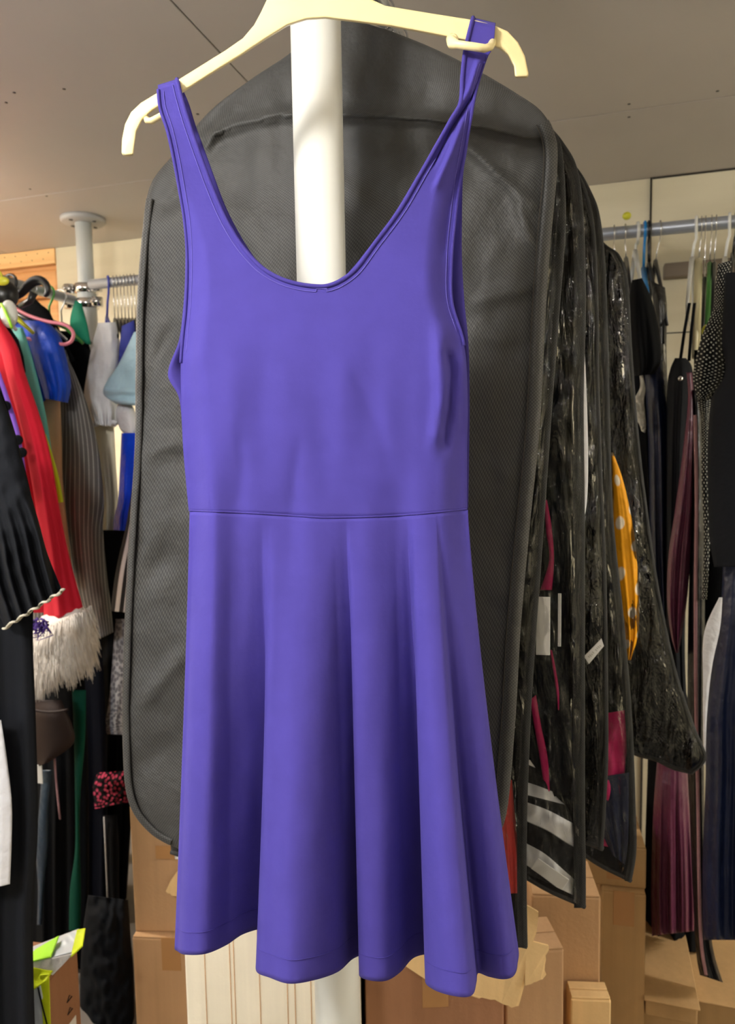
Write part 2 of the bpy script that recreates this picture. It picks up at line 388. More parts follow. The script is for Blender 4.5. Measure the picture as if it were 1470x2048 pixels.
# window of the left wall behind the camera, and the unseen ceiling lamps, partly added fill
w = struct(slab('window_1', U0, U0+.03, -1.9, -.3, 1.6, 2.3, M['glassw']))
for a in ((-1.9, -1.84, 1.6, 2.3), (-.36, -.3, 1.6, 2.3), (-1.13, -1.07, 1.6, 2.3), (-1.9, -.3, 1.6, 1.66), (-1.9, -.3, 2.24, 2.3)):
    slab('window_frame', U0+.03, U0+.07, *a, M['lampw'], w)
def area(name, loc, dirv, sx, sy, e, col):
    l = bpy.data.lights.new(name, 'AREA'); l.shape = 'RECTANGLE'; l.size = sx; l.size_y = sy; l.energy = e; l.color = col
    o = bpy.data.objects.new(name, l); C.objects.link(o); o.location = loc
    o.rotation_euler = Vector(dirv).to_track_quat('-Z', 'Y').to_euler(); return o
area('daylight', RM_(U0+.09, -1.1, 1.95), UD, 1.4, .6, 34, (.82, .91, 1.0))
aim_e = 17
def lamp(u, v, e, txt, up=.35, col=(1, .98, .95), aim=None):
    p = RM_(u, v, CEIL)
    t = thing('unseen_ceiling_light', txt, 'ceiling lamp', p, 'ceiling lamps behind the camera')
    g = G(); g.box(p+Vector((0, 0, -.17)), (1.2, .10, .03), AX); g.done('housing', M['lampw'], t, smooth=False, mods=[('bevel', .006, 2)])
    for k in (-.45, .45):
        g = G(); g.tube([p+UD*k, p+UD*k-Z3*.16], .003, 8); g.done('hanging_rod', M['metal'], t)
    g = G(); g.box(p+Vector((0, 0, -.192)), (1.16, .09, .012), AX); g.done('diffuser', M['lampe'], t, smooth=False, mods=[('bevel', .005, 2)])
    a = area('lamp_light', p+Vector((0, 0, -.2)), (0, 0, -1), 1.1, .1, e, col); a.rotation_euler = (0, 0, -TH)
    if aim:  # floodlight added to brighten the upper part of the dress
        d = (Vector(aim)-p-Vector((0, 0, -.21))).normalized(); X = d.cross(Z3).normalized(); Y = X.cross(d); q = p+Vector((0, 0, -.21))+VD*.1
        g = G(); g.box(q-d*.012, (.3, .16, .024), (X, Y, d)); g.done('added_flood_head', M['lampw'], t, smooth=False, mods=[('bevel', .004, 2)])
        g = G(); g.box(q+d*.002, (.27, .13, .004), (X, Y, d)); g.done('added_flood_lens', M['lampe'], t, smooth=False)
        g = G(); g.tube([q-d*.01, q-VD*.1+Vector((0, 0, .03))], .006, 8); g.done('bracket', M['metal'], t)
        area('added_flood_light', q+d*.008, d, .26, .12, aim_e, col)
    a = area('added_uplight', p+Vector((0, 0, -.152)), (0, 0, 1), 1.1, .08, e*up, col); a.rotation_euler = (PI, 0, -TH)  # upward light added to lift the ceiling brightness
lamp(-.75, -.45, 13, 'white strip lamp with a small added floodlight, hanging behind the dress viewer', up=2.6, aim=(-.02, .8, 2.12))
lamp(-2.65, 1.5, 50, 'added white strip lamp near the left clothes rail, brightening the back wall', up=.7, col=(1, .91, .80))  # unseen lamp, added to light the back wall from the left
lamp(1.5, -1.1, 12, 'added white fill lamp hanging behind the camera on the right')  # unseen fill lamp, added for the bags and right-hand clothes
lamp(2.6, 1.5, 52, 'added white strip lamp by the right end of the rail, brightening the back wall', up=.6)  # unseen lamp, added to light the right part of the back wall
# ------------------------------------------------------------------ poles and rails
def arc(c, a, b, r, t0, t1, n=10): return [c + a*(math.cos(t0+(t1-t0)*i/n)*r) + b*(math.sin(t0+(t1-t0)*i/n)*r) for i in range(n+1)]

pc = U(637, 300, .92, 0); pc.z = 0
t = thing('support_pole', 'thick white upright pole between the violet dress and the black garment bag', 'pole', pc)
g = G(); g.tube([pc, pc+Z3*CEIL], .0305, 40); g.done('tube', M['polew'], t)
g = G(); g.tube([pc+Z3*(CEIL-.012), pc+Z3*CEIL], .075, 40); g.done('flange', M['flange'], t)
peg = Vector((U(652, 0, .79).x, .79, 2.215))
g = G(); g.tube([Vector((pc.x, pc.y, 2.24)), Vector((peg.x, .76, 2.24)), Vector((peg.x, .745, 2.262))], .006, 12); g.done('hook_arm', M['metal'], t)
lp = HZ(166, 437, CEIL); lp.z = 0
lpw = {}
t = thing('rack_pole', 'pale grey upright pole with round ceiling flange by the left clothes rail', 'pole', lp)
g = G(); g.tube([lp+Z3*(CEIL-.3), lp+Z3*CEIL], .029, 32); g.done('upper_tube', M['poleg'], t)
g = G(); g.tube([lp, lp+Z3*(CEIL-.245)], .0335, 32); g.done('lower_tube', M['poleg'], t)
g = G(); g.tube([lp+Z3*(CEIL-.018), lp+Z3*(CEIL-.012), lp+Z3*CEIL], [.07, .078, .078], 40); fl = g.done('flange', M['flange'], t)
for k in range(4):
    a = PI/4+k*PI/2+.3; p = lp+Vector((math.cos(a)*.055, math.sin(a)*.055, CEIL-.021)); g = G(); g.tube([p, p+Z3*.004], .007, 10); g.done('screw', M['screw'], fl)
lu, lv = uv_of(lp)
zr1 = U(186, 577, lv, 17).z; zr2 = U(188, 607, lv, 17).z
for zz in (zr1, zr2):
    g = G(); g.tube([lp+Z3*(zz-.016), lp+Z3*(zz+.016)], .041, 28); cl = g.done('clamp', M['chrome'], t)
    for sg in (-1, 1):
        g = G(); q = lp+Z3*zz+UD*(sg*.058)-VD*.02; g.tube([q-Z3*.016, q+Z3*.016], .02, 16); g.tube([q-VD*.03, q], .008, 8); g.done('clamp_bolt', M['chrome'], cl)
RV = lv - .0
def tube_thing(name, a, b, r, m, label, cat):
    g = G(); g.tube([a, b], r, 24); o = g.done(name, m); return tag(o, label, cat)
tube_thing('clothes_rail', RM_(lu+.06, RV-.055, zr1), RM_(U1-.05, RV-.055, zr1), .0175, M['rail'], 'long grey metal clothes rail running along the cream back wall', 'clothes rail')
tube_thing('clothes_rail', RM_(lu+.0, RV-.075, zr2), RM_(lu-.0, .35, zr2), .0165, M['rail'], 'dark grey clothes rail coming forward on the left from the rack pole', 'clothes rail')
RY = RV-.055
tube_thing('clothes_rail', Vector((-.069, .955, 2.335)), Vector((.17, 1.70, 2.335)), .016, M['rail'], 'short rail above the garment bags', 'clothes rail')
# ------------------------------------------------------------------ the dress and its hanger
HD = .79
out_top = [(243,306),(244,278),(250,248),(262,224),(282,205),(312,187),(352,162),(400,132),(450,101),(486,76),(508,50),(522,24),(536,-6),(560,-32),(600,-44),(650,-48),(700,-40),(728,-22),(742,-2),(770,11),(860,26),(955,41),(985,49),(1015,62),(1036,84),(1050,112),(1057,146)]
out_bot = [(1056,153),(1030,154),(1028,132),(1016,109),(1000,96),(975,88),(930,80),(860,66),(780,51),(710,42),(650,35),(612,38),(575,50),(530,78),(480,111),(430,142),(372,179),(330,205),(305,220),(285,238),(273,262),(269,290),(267,309),(250,311)]
pts = out_top + out_bot
t = thing('coat_hanger', 'pale cream-yellow hanger with curved tips carrying the violet dress', 'coat hanger', U(650, 30, HD))
V = [U(x, y, HD-.007) for x, y in pts] + [U(x, y, HD+.009) - Z3*.0015 for x, y in pts]; n = len(pts)
F = [list(range(n)), list(range(2*n-1, n-1, -1))] + [(i, (i+1) % n, n+(i+1) % n, n+i) for i in range(n)]
mk('body', V, F, M['wood'], t, smooth=True, mods=[('bevel', .0028, 3)])
nk = U(650, -40, HD)
g = G(); c0 = Vector((peg.x, HD-.0, 2.262)); g.tube([nk, nk*.5+c0*.5+Vector((0, 0, -.03)), c0+Vector((.0, 0, -.045))] , .0022, 10)
g.tube(arc(c0, Vector((1,0,0)), Z3, .022, -PI/2+.3, PI+.2, 18), .0022, 10); g.tube([c0+Vector((0,0,-.045)), c0+Vector((.006, 0, -.021))], .0022, 10)
g.done('hook', M['chrome'], t)
g = G(); q = [(903,76,-.012),(905,84,-.018),(915,87,-.025),(950,92,-.028),(970,95,-.028),(981,91,-.024),(985,82,-.01),(984,74,0)]
g.tube([U(x, y+2, HD+d) for x, y, d in q], [.0056,.0056]+[.0038]*6, 12, up=(0,0,1)); g.ball(U(906, 80, HD-.014), .0058, 8); g.done('strap_clip', M['wood'], t)
g = G(); q = [(293,236,-.002),(294,241,-.006),(303,242,-.008),(322,232,-.008),(345,216,-.004)]
g.tube([U(x, y, HD+d) for x, y, d in q], .0032, 12, up=(0,0,1)); g.done('strap_clip', M['wood'], t)
# dress
dr = thing('dress', 'violet sleeveless skater dress with a scoop neck and flared skirt on a cream hanger', 'dress', U(680, 1950, .80))
Lo = [(316,171),(320,215),(335,262),(348,320),(360,385),(369,440),(374,500),(374,560),(371,620),(366,670),(362,725),(363,800),(367,900),(378,1022)]
Li = [(354,159),(364,200),(379,250),(398,305),(418,360),(438,410),(460,455),(490,500),(530,540),(580,564),(643,573),(643,720),(643,870),(643,1036)]
Ro = [(991,47),(985,95),(966,130),(950,190),(941,240),(932,290),(922,345),(911,430),(903,520),(904,605),(928,690),(935,800),(934,900),(934,1019)]
Ri = [(946,36),(931,98),(925,150),(921,205),(902,240),(874,290),(840,350),(799,420),(750,486),(702,547),(643,573),(643,720),(643,870),(643,1036)]
def seg(px, py, a, b):
    ax, ay = a; bx, by = b; dx, dy = bx-ax, by-ay; u = ((px-ax)*dx+(py-ay)*dy)/(dx*dx+dy*dy); u = max(0, min(1, u))
    return math.hypot(px-ax-u*dx, py-ay-u*dy), (px-ax)*dy-(py-ay)*dx
def crease(px, py, pl, w, A, side=0):
    best = 1e9; sg = 1
    for a, b in zip(pl, pl[1:]):
        d, s_ = seg(px, py, a, b)
        if d < best: best = d; sg = 1 if s_ > 0 else -1
    ends = min(math.hypot(px-pl[0][0], py-pl[0][1]), math.hypot(px-pl[-1][0], py-pl[-1][1]))
    return A*math.exp(-(best/w)**2)*min(1, ends/(3*w)+.15)*(1+side*sg*.5)
def dfront(px, py, edge):
    o = -.016*sm(0, 1, edge) - .012*sm(450, 800, py)*sm(0, 1, edge)
    o += .0035*nz(px/55, py/260, 3)*sm(600, 800, py)
    wv = sm(850, 1030, py)
    o += wv*.0016*math.sin(px/17+math.sin(py/60))*sm(0, 1, edge)
    o += wv*.002*math.sin(px/41+1)
    o += crease(px, py, [(893,690),(905,745),(900,800),(884,905)], 9, .014) + crease(px, py, [(880,660),(878,720),(885,790),(870,900)], 12, -.009) + crease(px, py, [(925,700),(918,770),(912,850)], 8, -.006)
    o += crease(px, py, [(480,860),(485,940),(482,1020)], 10, .002) + crease(px, py, [(600,880),(590,950),(585,1020)], 9, .002)+crease(px, py, [(700,740),(760,850),(780,960)], 12, .0015)
    o += crease(px, py, [(385,780),(400,880),(398,990)], 14, .002)
    # twisted right strap
    o += crease(px, py, [(968,120),(945,190),(900,260),(865,330)], 5, .005, 1) + crease(px, py, [(958,118),(938,180),(890,262)], 5, -.004) + crease(px, py, [(930,230),(905,300),(870,380)], 6, -.004) + crease(px, py, [(918,330),(895,420),(885,520)], 7, .0025)
    return o
def half(L, R, fn, base, nt=170, ns=34, outer_left=True):
    V = []; F = []
    for i in range(nt+1):
        tt = i/nt; l = cr(L, tt); r = cr(R, tt)
        for j in range(ns+1):
            s_ = j/ns; px = l[0]+(r[0]-l[0])*s_; py = l[1]+(r[1]-l[1])*s_
            py += bow(px)*sm(.85, 1, tt)
            dist = (s_ if outer_left else 1-s_)*math.hypot(l[0]-r[0], l[1]-r[1])
            strap = 1-sm(.15, .6, tt)
            e = min(1, dist/55 + strap)
            V.append(U(px, py, base+fn(px, py, e, tt)))
    for i in range(nt):
        for j in range(ns): F.append((i*(ns+1)+j, i*(ns+1)+j+1, (i+1)*(ns+1)+j+1, (i+1)*(ns+1)+j))
    return V, F
def ff(px, py, e, tt):
    return dfront(px, py, e) - .008*(1-sm(250, 420, py)) + .026*(1-sm(0, .018, tt))
def fbk(px, py, e, tt):
    return .012 + .012*sm(900, 1036, py)*e + .014*sm(0, 1, e) - .022*(1-sm(0, .03, tt)) + .003*nz(px/60, py/200, 9)
def merged(name, parts, m, parent, solid=.0011):
    me = bpy.data.meshes.new(name); bm = bmesh.new()
    for V, F in parts:
        vs = [bm.verts.new(v - wloc(parent)) for v in V]
        for f in F: bm.faces.new([vs[k] for k in f])
    bmesh.ops.remove_doubles(bm, verts=bm.verts, dist=.00008); bmesh.ops.recalc_face_normals(bm, faces=bm.faces)
    for f in bm.faces: f.smooth = True
    bm.to_mesh(me); bm.free(); me.materials.append(m)
    o = bpy.data.objects.new(name, me); C.objects.link(o); o.parent = parent; WL[o.name] = wloc(parent)
    s_ = o.modifiers.new('s', 'SOLIDIFY'); s_.thickness = solid; s_.offset = 0
    return o
BF = .800
NK = 10/13
Li = dict(a=Li[:11], ph=(706,565), nk=NK, end=1036); Ri = dict(a=Ri[:11], ph=(584,547), nk=NK, end=1036)
def bow(x): return 4.5*math.sin(PI*max(0, min(1, (x-643)/291))) - 1.5*math.sin(PI*max(0, min(1, (x-378)/265)))
bod = merged('bodice_front', [half(Lo, Li, ff, BF, outer_left=True), half(Ri, Ro, ff, BF, outer_left=False)], M['dress'], dr)
bLo = [(317,172),(324,215),(338,262),(350,330),(362,400),(369,450),(371,500),(370,560),(366,620),(358,680),(336,748),(359,800),(367,900),(379,1022)]
bLi = [(357,161),(376,203),(391,250),(411,305),(431,360),(450,410),(472,455),(500,502),(536,548),(582,578),(643,588),(643,720),(643,870),(643,1034)]
bRo = [(988,47),(982,95),(970,130),(952,190),(942,245),(934,300),(926,350),(924,430),(924,520),(929,605),(937,690),(939,800),(938,900),(936,1017)]
bRi = [(950,37),(938,98),(930,150),(924,205),(898,245),(868,295),(832,355),(790,425),(742,490),(694,548),(643,588),(643,720),(643,870),(643,1034)]
bLi = dict(a=bLi[:11], ph=(704,578), nk=NK, end=1036); bRi = dict(a=bRi[:11], ph=(590,556), nk=NK, end=1036)
merged('bodice_back', [half(bLo, bLi, fbk, BF), half(bRi, bRo, fbk, BF, outer_left=False)], M['dressb'], dr)
def edge_pts(K, t0, t1, n, fn, base, d=-.0009, dx=0, dy=0, e=1.0):
    o = []
    for i in range(n+1):
        tt = t0+(t1-t0)*i/n; p = cr(K, tt); o.append(U(p[0]+dx, p[1]+dy, base+fn(p[0], p[1], e, tt)+d))
    return o
# neckline binding and stitch lines
NK = 10/13
nl = edge_pts(Li, .0, NK, 90, ff, BF); nr = edge_pts(Ri, .0, NK, 90, ff, BF)
g = G(); g.tube(nl+nr[::-1][1:], .0023, 8, flat=1.0); g.done('neckline_binding', M['dressb'], dr)
def inset(K, Kop, fr_px, t0, t1, n=110, e=1.0):
    o = []
    for i in range(n+1):
        tt = t0+(t1-t0)*i/n; p = cr(K, tt); q = cr(Kop, tt)
        dt = cr(K, min(1, tt+.01)); db = cr(K, max(0, tt-.01)); tx, ty = dt[0]-db[0], dt[1]-db[1]; l = math.hypot(tx, ty) or 1; nx, ny = -ty/l, tx/l
        if nx*(q[0]-p[0])+ny*(q[1]-p[1]) < 0: nx, ny = -nx, -ny
        x, y = p[0]+nx*fr_px, p[1]+ny*fr_px
        o.append(U(x, y, BF+ff(x, y, e, tt)-.0012))
    return o
g = G(); g.tube(inset(Li, Lo, 11, .02, NK-.0)+inset(Ri, Ro, 11, .28, NK-.0)[::-1], .00045, 6); g.done('neckline_stitching', M['stitch'], dr)
g = G(); g.tube(edge_pts(Lo, .02, .77, 90, lambda a, b, e, tt: ff(a, b, min(1, 1-sm(.15, .6, tt)), tt), BF), .0018, 8); g.done('armhole_binding', M['dressb'], dr)
g = G(); g.tube(edge_pts(Ro, .14, .77, 90, lambda a, b, e, tt: ff(a, b, min(1, 1-sm(.15, .6, tt)), tt), BF), .0018, 8); g.done('armhole_binding', M['dressb'], dr)
def arm_e(K, Kop, fr):
    o = []
    for i in range(91):
        tt = .03+(.72)*i/90; p = cr(K, tt); q = cr(Kop, tt); l = math.hypot(q[0]-p[0], q[1]-p[1]); x = p[0]+(q[0]-p[0])*fr/l; y = p[1]+(q[1]-p[1])*fr/l
        o.append(U(x, y, BF+ff(x, y, min(1, fr/55+1-sm(.15, .6, tt)), tt)-.0012))
    return o
g = G(); g.tube(arm_e(Lo, Li, 11), .0004, 6); g.done('armhole_stitching', M['stitch'], dr); g = G(); g.tube(arm_e(Ro, Ri, 10)[14:], .0004, 6); g.done('armhole_stitching', M['stitch'], dr)
# skirt: nodes (waist px, hem px, hem py, hem depth)
HN = [(381,352,1893,.800),(388,357,1903,.788),(400,372,1909,.778),(425,412,1907,.776),(458,452,1890,.790),(486,486,1868,.808),(510,530,1856,.832),(522,562,1862,.842),(530,536,1885,.815),(538,517,1915,.79),
 (548,514,1943,.768),(566,540,1955,.758),(592,580,1967,.750),(624,632,1959,.757),(652,676,1943,.774),(674,706,1917,.800),(686,738,1906,.824),(692,752,1912,.83),(696,732,1930,.805),(702,719,1950,.78),
 (720,738,1960,.770),(752,772,1961,.770),(780,800,1944,.782),(800,826,1916,.805),(810,858,1908,.828),(815,880,1915,.832),(820,864,1935,.805),(827,851,1962,.772),(836,866,1978,.757),(850,896,1989,.745),
 (864,930,1994,.742),(871,946,1987,.748),(874,952,1965,.772),(880,956,1946,.792),(894,978,1953,.787),(910,1006,1958,.78),(926,1026,1952,.782),(935,1034,1930,.796)]
BK = [(930,1030,1890,.84),(860,960,1868,.875),(780,860,1850,.87),(700,760,1852,.885),(620,660,1848,.87),(540,560,1852,.885),(470,470,1850,.868),(410,390,1862,.85)]
allN = HN+BK; nH = len(allN)
nsk = 420; nrow = 90
def cyc(P, x):
    n = len(P); i = int(math.floor(x)) % n; f = x-math.floor(x); p0, p1, p2, p3 = P[i-1], P[i], P[(i+1) % n], P[(i+2) % n]
    return tuple(.5*(2*b + (c-a)*f + (2*a-5*b+4*c-d)*f*f + (-a+3*b-3*c+d)*f**3) for a, b, c, d in zip(p0, p1, p2, p3))
def waist_y(x):
    return (1022+(x-378)*14/265 if x < 643 else 1036-(x-643)*17/291) + bow(x)
def skirt_pt(x, tt, out=0):
    w, hx, hy, hd = cyc(allN, x)
    k = x if x < len(HN)-1 else None
    w = max(379, min(935, w))
    e = min(1, (w-379)/55, (935-w)/55) if x <= len(HN)-.99 else 0
    if x <= len(HN)-.99: wd = BF + dfront(w, waist_y(w), max(0, e))
    else: wd = BF+.012+.026*max(0, min(1, (w-379)/55, (935-w)/55))
    if x <= len(HN)-.99: hd = .792+(hd-.792)*(2.2 if hd < .792 else 1.25)
    a = tt**1.22; b = tt**1.15
    px = w+(hx-w)*a; py = waist_y(w)+(hy-waist_y(w))*tt; d = wd+(hd-wd)*b
    d += .0022*nz(px/45, py/170, 5)*math.sin(PI*tt)
    return U(px, py, d+out)
V = []; F = []
for i in range(nrow+1):
    for j in range(nsk): V.append(skirt_pt(j/nsk*nH, i/nrow))
for i in range(nrow):
    for j in range(nsk): F.append((i*nsk+j, i*nsk+(j+1) % nsk, (i+1)*nsk+(j+1) % nsk, (i+1)*nsk+j))
mk('skirt', V, F, M['dress'], dr, mods=[('solid', .0011)])
g = G(); g.tube([skirt_pt(i/260*(len(HN)-1), .95, -.0011) for i in range(261)], .0005, 6); g.done('hem_stitching', M['dressb'], dr)
g = G(); ws = [U(379+(934-379)*i/80, waist_y(379+(934-379)*i/80)-1, BF+dfront(379+(934-379)*i/80, 1028, max(0, min(1, (i/80*555)/55, (555-i/80*555)/55)))-.0007) for i in range(81)]
g.tube(ws, .0011, 8); g.done('waist_seam', M['dressb'], dr)
# ------------------------------------------------------------------ garment bags
TB = 12
RA, RB = Vector((-.069, .955, 2.335)), Vector((.17, 1.70, 2.335))
def bag_hanger(val, top_px, label):
    n = Vector((math.sin(math.radians(TB)), math.cos(math.radians(TB)), 0)); r = (RB-RA); p = RA + r*((val-RA.dot(n))/r.dot(n)); p.z = 2.335
    a = Vector((math.cos(math.radians(TB)), -math.sin(math.radians(TB)), 0)); q = U(*top_px, val, TB)
    t = thing('coat_hanger', label, 'coat hanger', q, 'hangers holding the garment bags')
    g = G(); g.tube([q-Z3*.01, q*.4+p*.6-Z3*.06, p-Z3*.045, p+a*.014-Z3*.016]+arc(p, a, Z3, .021, -.6, PI+.3, 14), .0017, 8); g.done('hook', M['chrome'], t)
    g = G(); g.tube([q-a*.17-Z3*.19, q-a*.1-Z3*.11, q-Z3*.03, q+a*.1-Z3*.11, q+a*.17-Z3*.19], .004, 8); g.done('arms', M['blk'], t)
AL = [(640,40),(585,102),(500,160),(420,222),(350,305),(302,368),(287,450),(275,600),(272,750),(270,900),(258,1080),(248,1300),(246,1480),(257,1600),(300,1665),(365,1702)]
AR = [(700,38),(780,62),(870,98),(950,138),(1030,185),(1082,222),(1108,270),(1113,330),(1100,480),(1090,620),(1078,850),(1058,1050),(1040,1250),(1028,1450),(1008,1640),(960,1712)]
CA = [([(395,285),(470,252),(560,232),(700,232),(850,240),(960,256),(1050,277),(1106,278)], 11, -.007, 1.2), ([(925,285),(990,345),(1050,402),(1092,432)], 9, -.006, 1), ([(1030,400),(1060,480),(1090,520)], 9, -.005, 1),
      ([(405,312),(440,250),(470,215)], 7, -.004, 1), ([(280,920),(330,890),(380,880)], 14, -.006, 0), ([(285,800),(330,700),(365,630)], 16, .007, 0), ([(275,1420),(330,1350),(385,1290)], 12, -.006, 0), ([(262,1180),(300,1150),(350,1080)], 16, .006, 0),
      ([(930,610),(1010,590),(1090,572)], 14, -.005, 1), ([(930,690),(1010,710),(1075,690)], 14, .004, 0), ([(945,925),(1000,935),(1065,962)], 14, -.004, 0), ([(950,1200),(1000,1215),(1040,1195)], 14, .004, 0), ([(700,330),(760,400),(800,470)], 22, .004, 0), ([(470,380),(500,460),(540,560)], 20, -.005, 0), ([(320,420),(350,400),(380,350)], 10, .004, 0), ([(255,1560),(320,1500),(370,1480)], 18, .004, 0)]
def fA(s, t, px, py):
    o = .012*nz(px/130, py/190, 1)+.004*nz(px/45, py/80, 2)
    for pl, w, A, sd in CA: o += crease(px, py, pl, w*1.25, A*1.6, sd*.35)
    return o*sm(0, .06, min(s, 1-s)+.02)
ba = thing('garment_bag', 'front charcoal fabric garment bag hanging right behind the white pole and violet dress', 'garment bag', U(680, 1700, 1.03, TB), 'garment bags in a row')
sheet('body', AL, AR, 1.03, TB, M['bagA'], ba, nt=210, ns=110, B=.024, fold=fA, bulge=.5)
def edgestrip(name, K, Kop, val, th, w0, m, parent, fo=None, n=120, t0=0, t1=1, off=-.004, r=.0012):
    V = []; F = []; UV = []
    L = 0; pp = None
    for i in range(n+1):
        tt = t0+(t1-t0)*i/n; p = cr(K, tt); q = cr(Kop, tt)
        a = cr(K, max(0, tt-.012)); b = cr(K, min(1, tt+.012)); tx, ty = b[0]-a[0], b[1]-a[1]; l = math.hypot(tx, ty) or 1; nx, ny = -ty/l, tx/l
        if nx*(q[0]-p[0])+ny*(q[1]-p[1]) < 0: nx, ny = -nx, -ny
        c = U(p[0], p[1], val, th)
        if pp is not None: L += (c-pp).length
        pp = c
        for k, (f, dz) in enumerate(((-.08, 0), (0, off*.7), (.5, off*1.1), (1, off))):
            x, y = p[0]+nx*w0*f, p[1]+ny*w0*f; V.append(U(x, y, val+dz+(fo(x, y) if fo else 0), th)); UV.append((f*w0*val/FPX, L))
        for k, (f, dz) in enumerate(((1, .002), (-.08, .003))):
            x, y = p[0]+nx*w0*f, p[1]+ny*w0*f; V.append(U(x, y, val+dz, th)); UV.append((f*.01, L))
    for i in range(n):
        for k in range(6): F.append((i*6+k, i*6+(k+1) % 6, (i+1)*6+(k+1) % 6, (i+1)*6+k))
    return mk(name, V, F, m, parent, uvs=UV)
edgestrip('edge_binding', AR, AL, 1.03, TB, 24, M['bagA'], ba, n=220, t0=.36, t1=.97, off=-.018)
edgestrip('edge_binding', AL, AR, 1.03, TB, 13, M['bagA'], ba, n=220, t0=.36, t1=.97, off=-.011)
g = G(); g.tube([U(cr(AR, x)[0]-26, cr(AR, x)[1]+3, 1.03-.0215, TB) for x in [.37+.6*i/150 for i in range(151)]], .0007, 6); g.done('stitching', M['seam'], ba)
bag_hanger(1.03, (672, 36), 'black hanger with a steel hook inside the front charcoal garment bag')
def winbag(L, R, val, label, bw=20, inner=None, seed=0, B=.03, fl='film', body='bagB', tw=.06):
    t = thing('garment_bag', label, 'garment bag', U(*cr(R, .95), val, TB), 'garment bags in a row')
    fo = lambda s, tt, px, py: .010*nz(px/60, py/240, seed)
    sheet('back_panel', L, R, val+B, TB, M[body], t, nt=90, ns=40, B=.004, fold=fo)
    def wf(s, tt, px, py):
        e = sm(0, .035, min(s, 1-s))
        return -B*e*(.4+.6*sm(0, .1, tt)) + e*(.013*nz(px/34, py/150, seed+4) + .010*nz(px/13, py/55, seed+7)+.004*nz(px/6, py/22, seed+2))
    sheet('clear_window', L, R, val, TB, M[fl], t, nt=260, ns=110, closed=False, fold=wf)
    # side gusset joins window and back
    V = []; F = []
    for i in range(101):
        p = cr(R, i/100); V += [U(p[0], p[1], val-.002, TB), U(p[0], p[1], val+B+.004+.01*nz(p[0]/60, p[1]/240, seed), TB)]
    for i in range(100): F.append((2*i, 2*i+1, 2*i+3, 2*i+2))
    mk('side_gusset', V, F, M[body], t, mods=[('solid', .0015)])
    edgestrip('edge_binding', R, L, val-.004, TB, bw, M['bind'], t, n=160)
    # bottom binding
    g = G(); l, r = L[-1], R[-1]
    g.tube([U(l[0]+(r[0]-l[0])*i/30, l[1]+(r[1]-l[1])*i/30+2*math.sin(i), val, TB) for i in range(31)], .006, 8, flat=.6); g.done('bottom_binding', M['bind'], t)
    return t
A2R = [(740,60),(900,120),(1050,205),(1112,270),(1126,330),(1130,450),(1118,620),(1104,800),(1090,1000),(1076,1200),(1062,1400),(1054,1600),(1052,1750),(1054,1895)]
A2L = [(690,62),(560,130),(440,230),(360,330),(330,420),(322,520),(318,640),(316,800),(318,1000),(322,1200),(328,1400),(334,1550),(338,1640),(342,1704)]
winbag(A2L, A2R, 1.10, 'clear-fronted garment bag directly behind the front one, showing a coral hem at its lower right', 18, seed=1, B=.02)
bag_hanger(1.10, (715, 62), 'black hanger of the second garment bag')
BR = [(780,75),(930,150),(1080,240),(1134,298),(1156,350),(1166,440),(1170,600),(1166,800),(1168,1000),(1168,1200),(1168,1400),(1168,1600),(1170,1740),(1170,1816)]
BL = [(730,78),(640,130),(540,230),(500,330),(490,420),(486,520),(486,640),(486,800),(490,1000),(495,1150),(500,1300),(510,1400),(520,1450),(530,1490)]
winbag(BL, BR, 1.19, 'clear-fronted garment bag showing black and white striped cloth in its lower corner', 22, seed=12, B=.03)
bag_hanger(1.19, (755, 78), 'black hanger of the striped cloth garment bag')
B2R = [(850,120),(1000,200),(1110,300),(1158,350),(1178,400),(1190,470),(1196,600),(1198,760),(1204,950),(1212,1150),(1215,1350),(1216,1500),(1212,1600),(1206,1700)]
B2L = [(800,122),(700,180),(620,260),(590,340),(580,430),(580,520),(580,640),(582,800),(585,1000),(590,1150),(595,1300),(600,1350),(610,1400),(620,1440)]
winbag(B2L, B2R, 1.27, 'glossy black garment bag carrying a slanted white size label', 10, seed=22, B=.02, fl='film2', body='pvc')
bag_hanger(1.27, (825, 122), 'black hanger of the bag with the white size label')
CR = [(840,142),(1030,230),(1140,320),(1186,392),(1202,450),(1210,540),(1216,700),(1220,880),(1227,1050),(1248,1250),(1264,1450),(1270,1600),(1272,1700),(1262,1764)]
CL = [(795,142),(740,210),(680,300),(660,380),(655,450),(655,540),(655,640),(660,800),(665,1000),(670,1150),(680,1300),(690,1380),(700,1420),(715,1450)]
winbag(CL, CR, 1.36, 'glossy garment bag ending in a pointed corner with magenta cloth inside', 13, seed=33, B=.035)
bag_hanger(1.36, (818, 140), 'black hanger of the pointed garment bag')
DR = [(890,236),(1080,320),(1160,420),(1206,484),(1240,512),(1256,570),(1263,690),(1275,850),(1292,1000),(1318,1180),(1352,1340),(1388,1450),(1412,1515),(1385,1548)]
DL = [(840,238),(840,300),(790,380),(775,450),(770,520),(770,600),(772,700),(775,850),(780,1000),(800,1150),(850,1280),(900,1340),(960,1380),(1040,1420)]
winbag(DL, DR, 1.52, 'glossy black garment bag furthest back, swinging out to the right at its foot', 9, seed=44, B=.03, fl='film2', body='pvc')
bag_hanger(1.52, (865, 236), 'black hanger of the rearmost garment bag')
tag(sheet('plastic_cover', [(735,36),(748,48),(770,60),(792,74)], [(770,28),(790,48),(806,62),(812,80)], 1.075, TB, M['film'], None, nt=60, ns=40, closed=False, fold=lambda s, t, px, py: .006*nz(px/6, py/6, 2)), 'small crinkled scrap of clear plastic sticking up behind the top of the front garment bag', 'plastic cover')
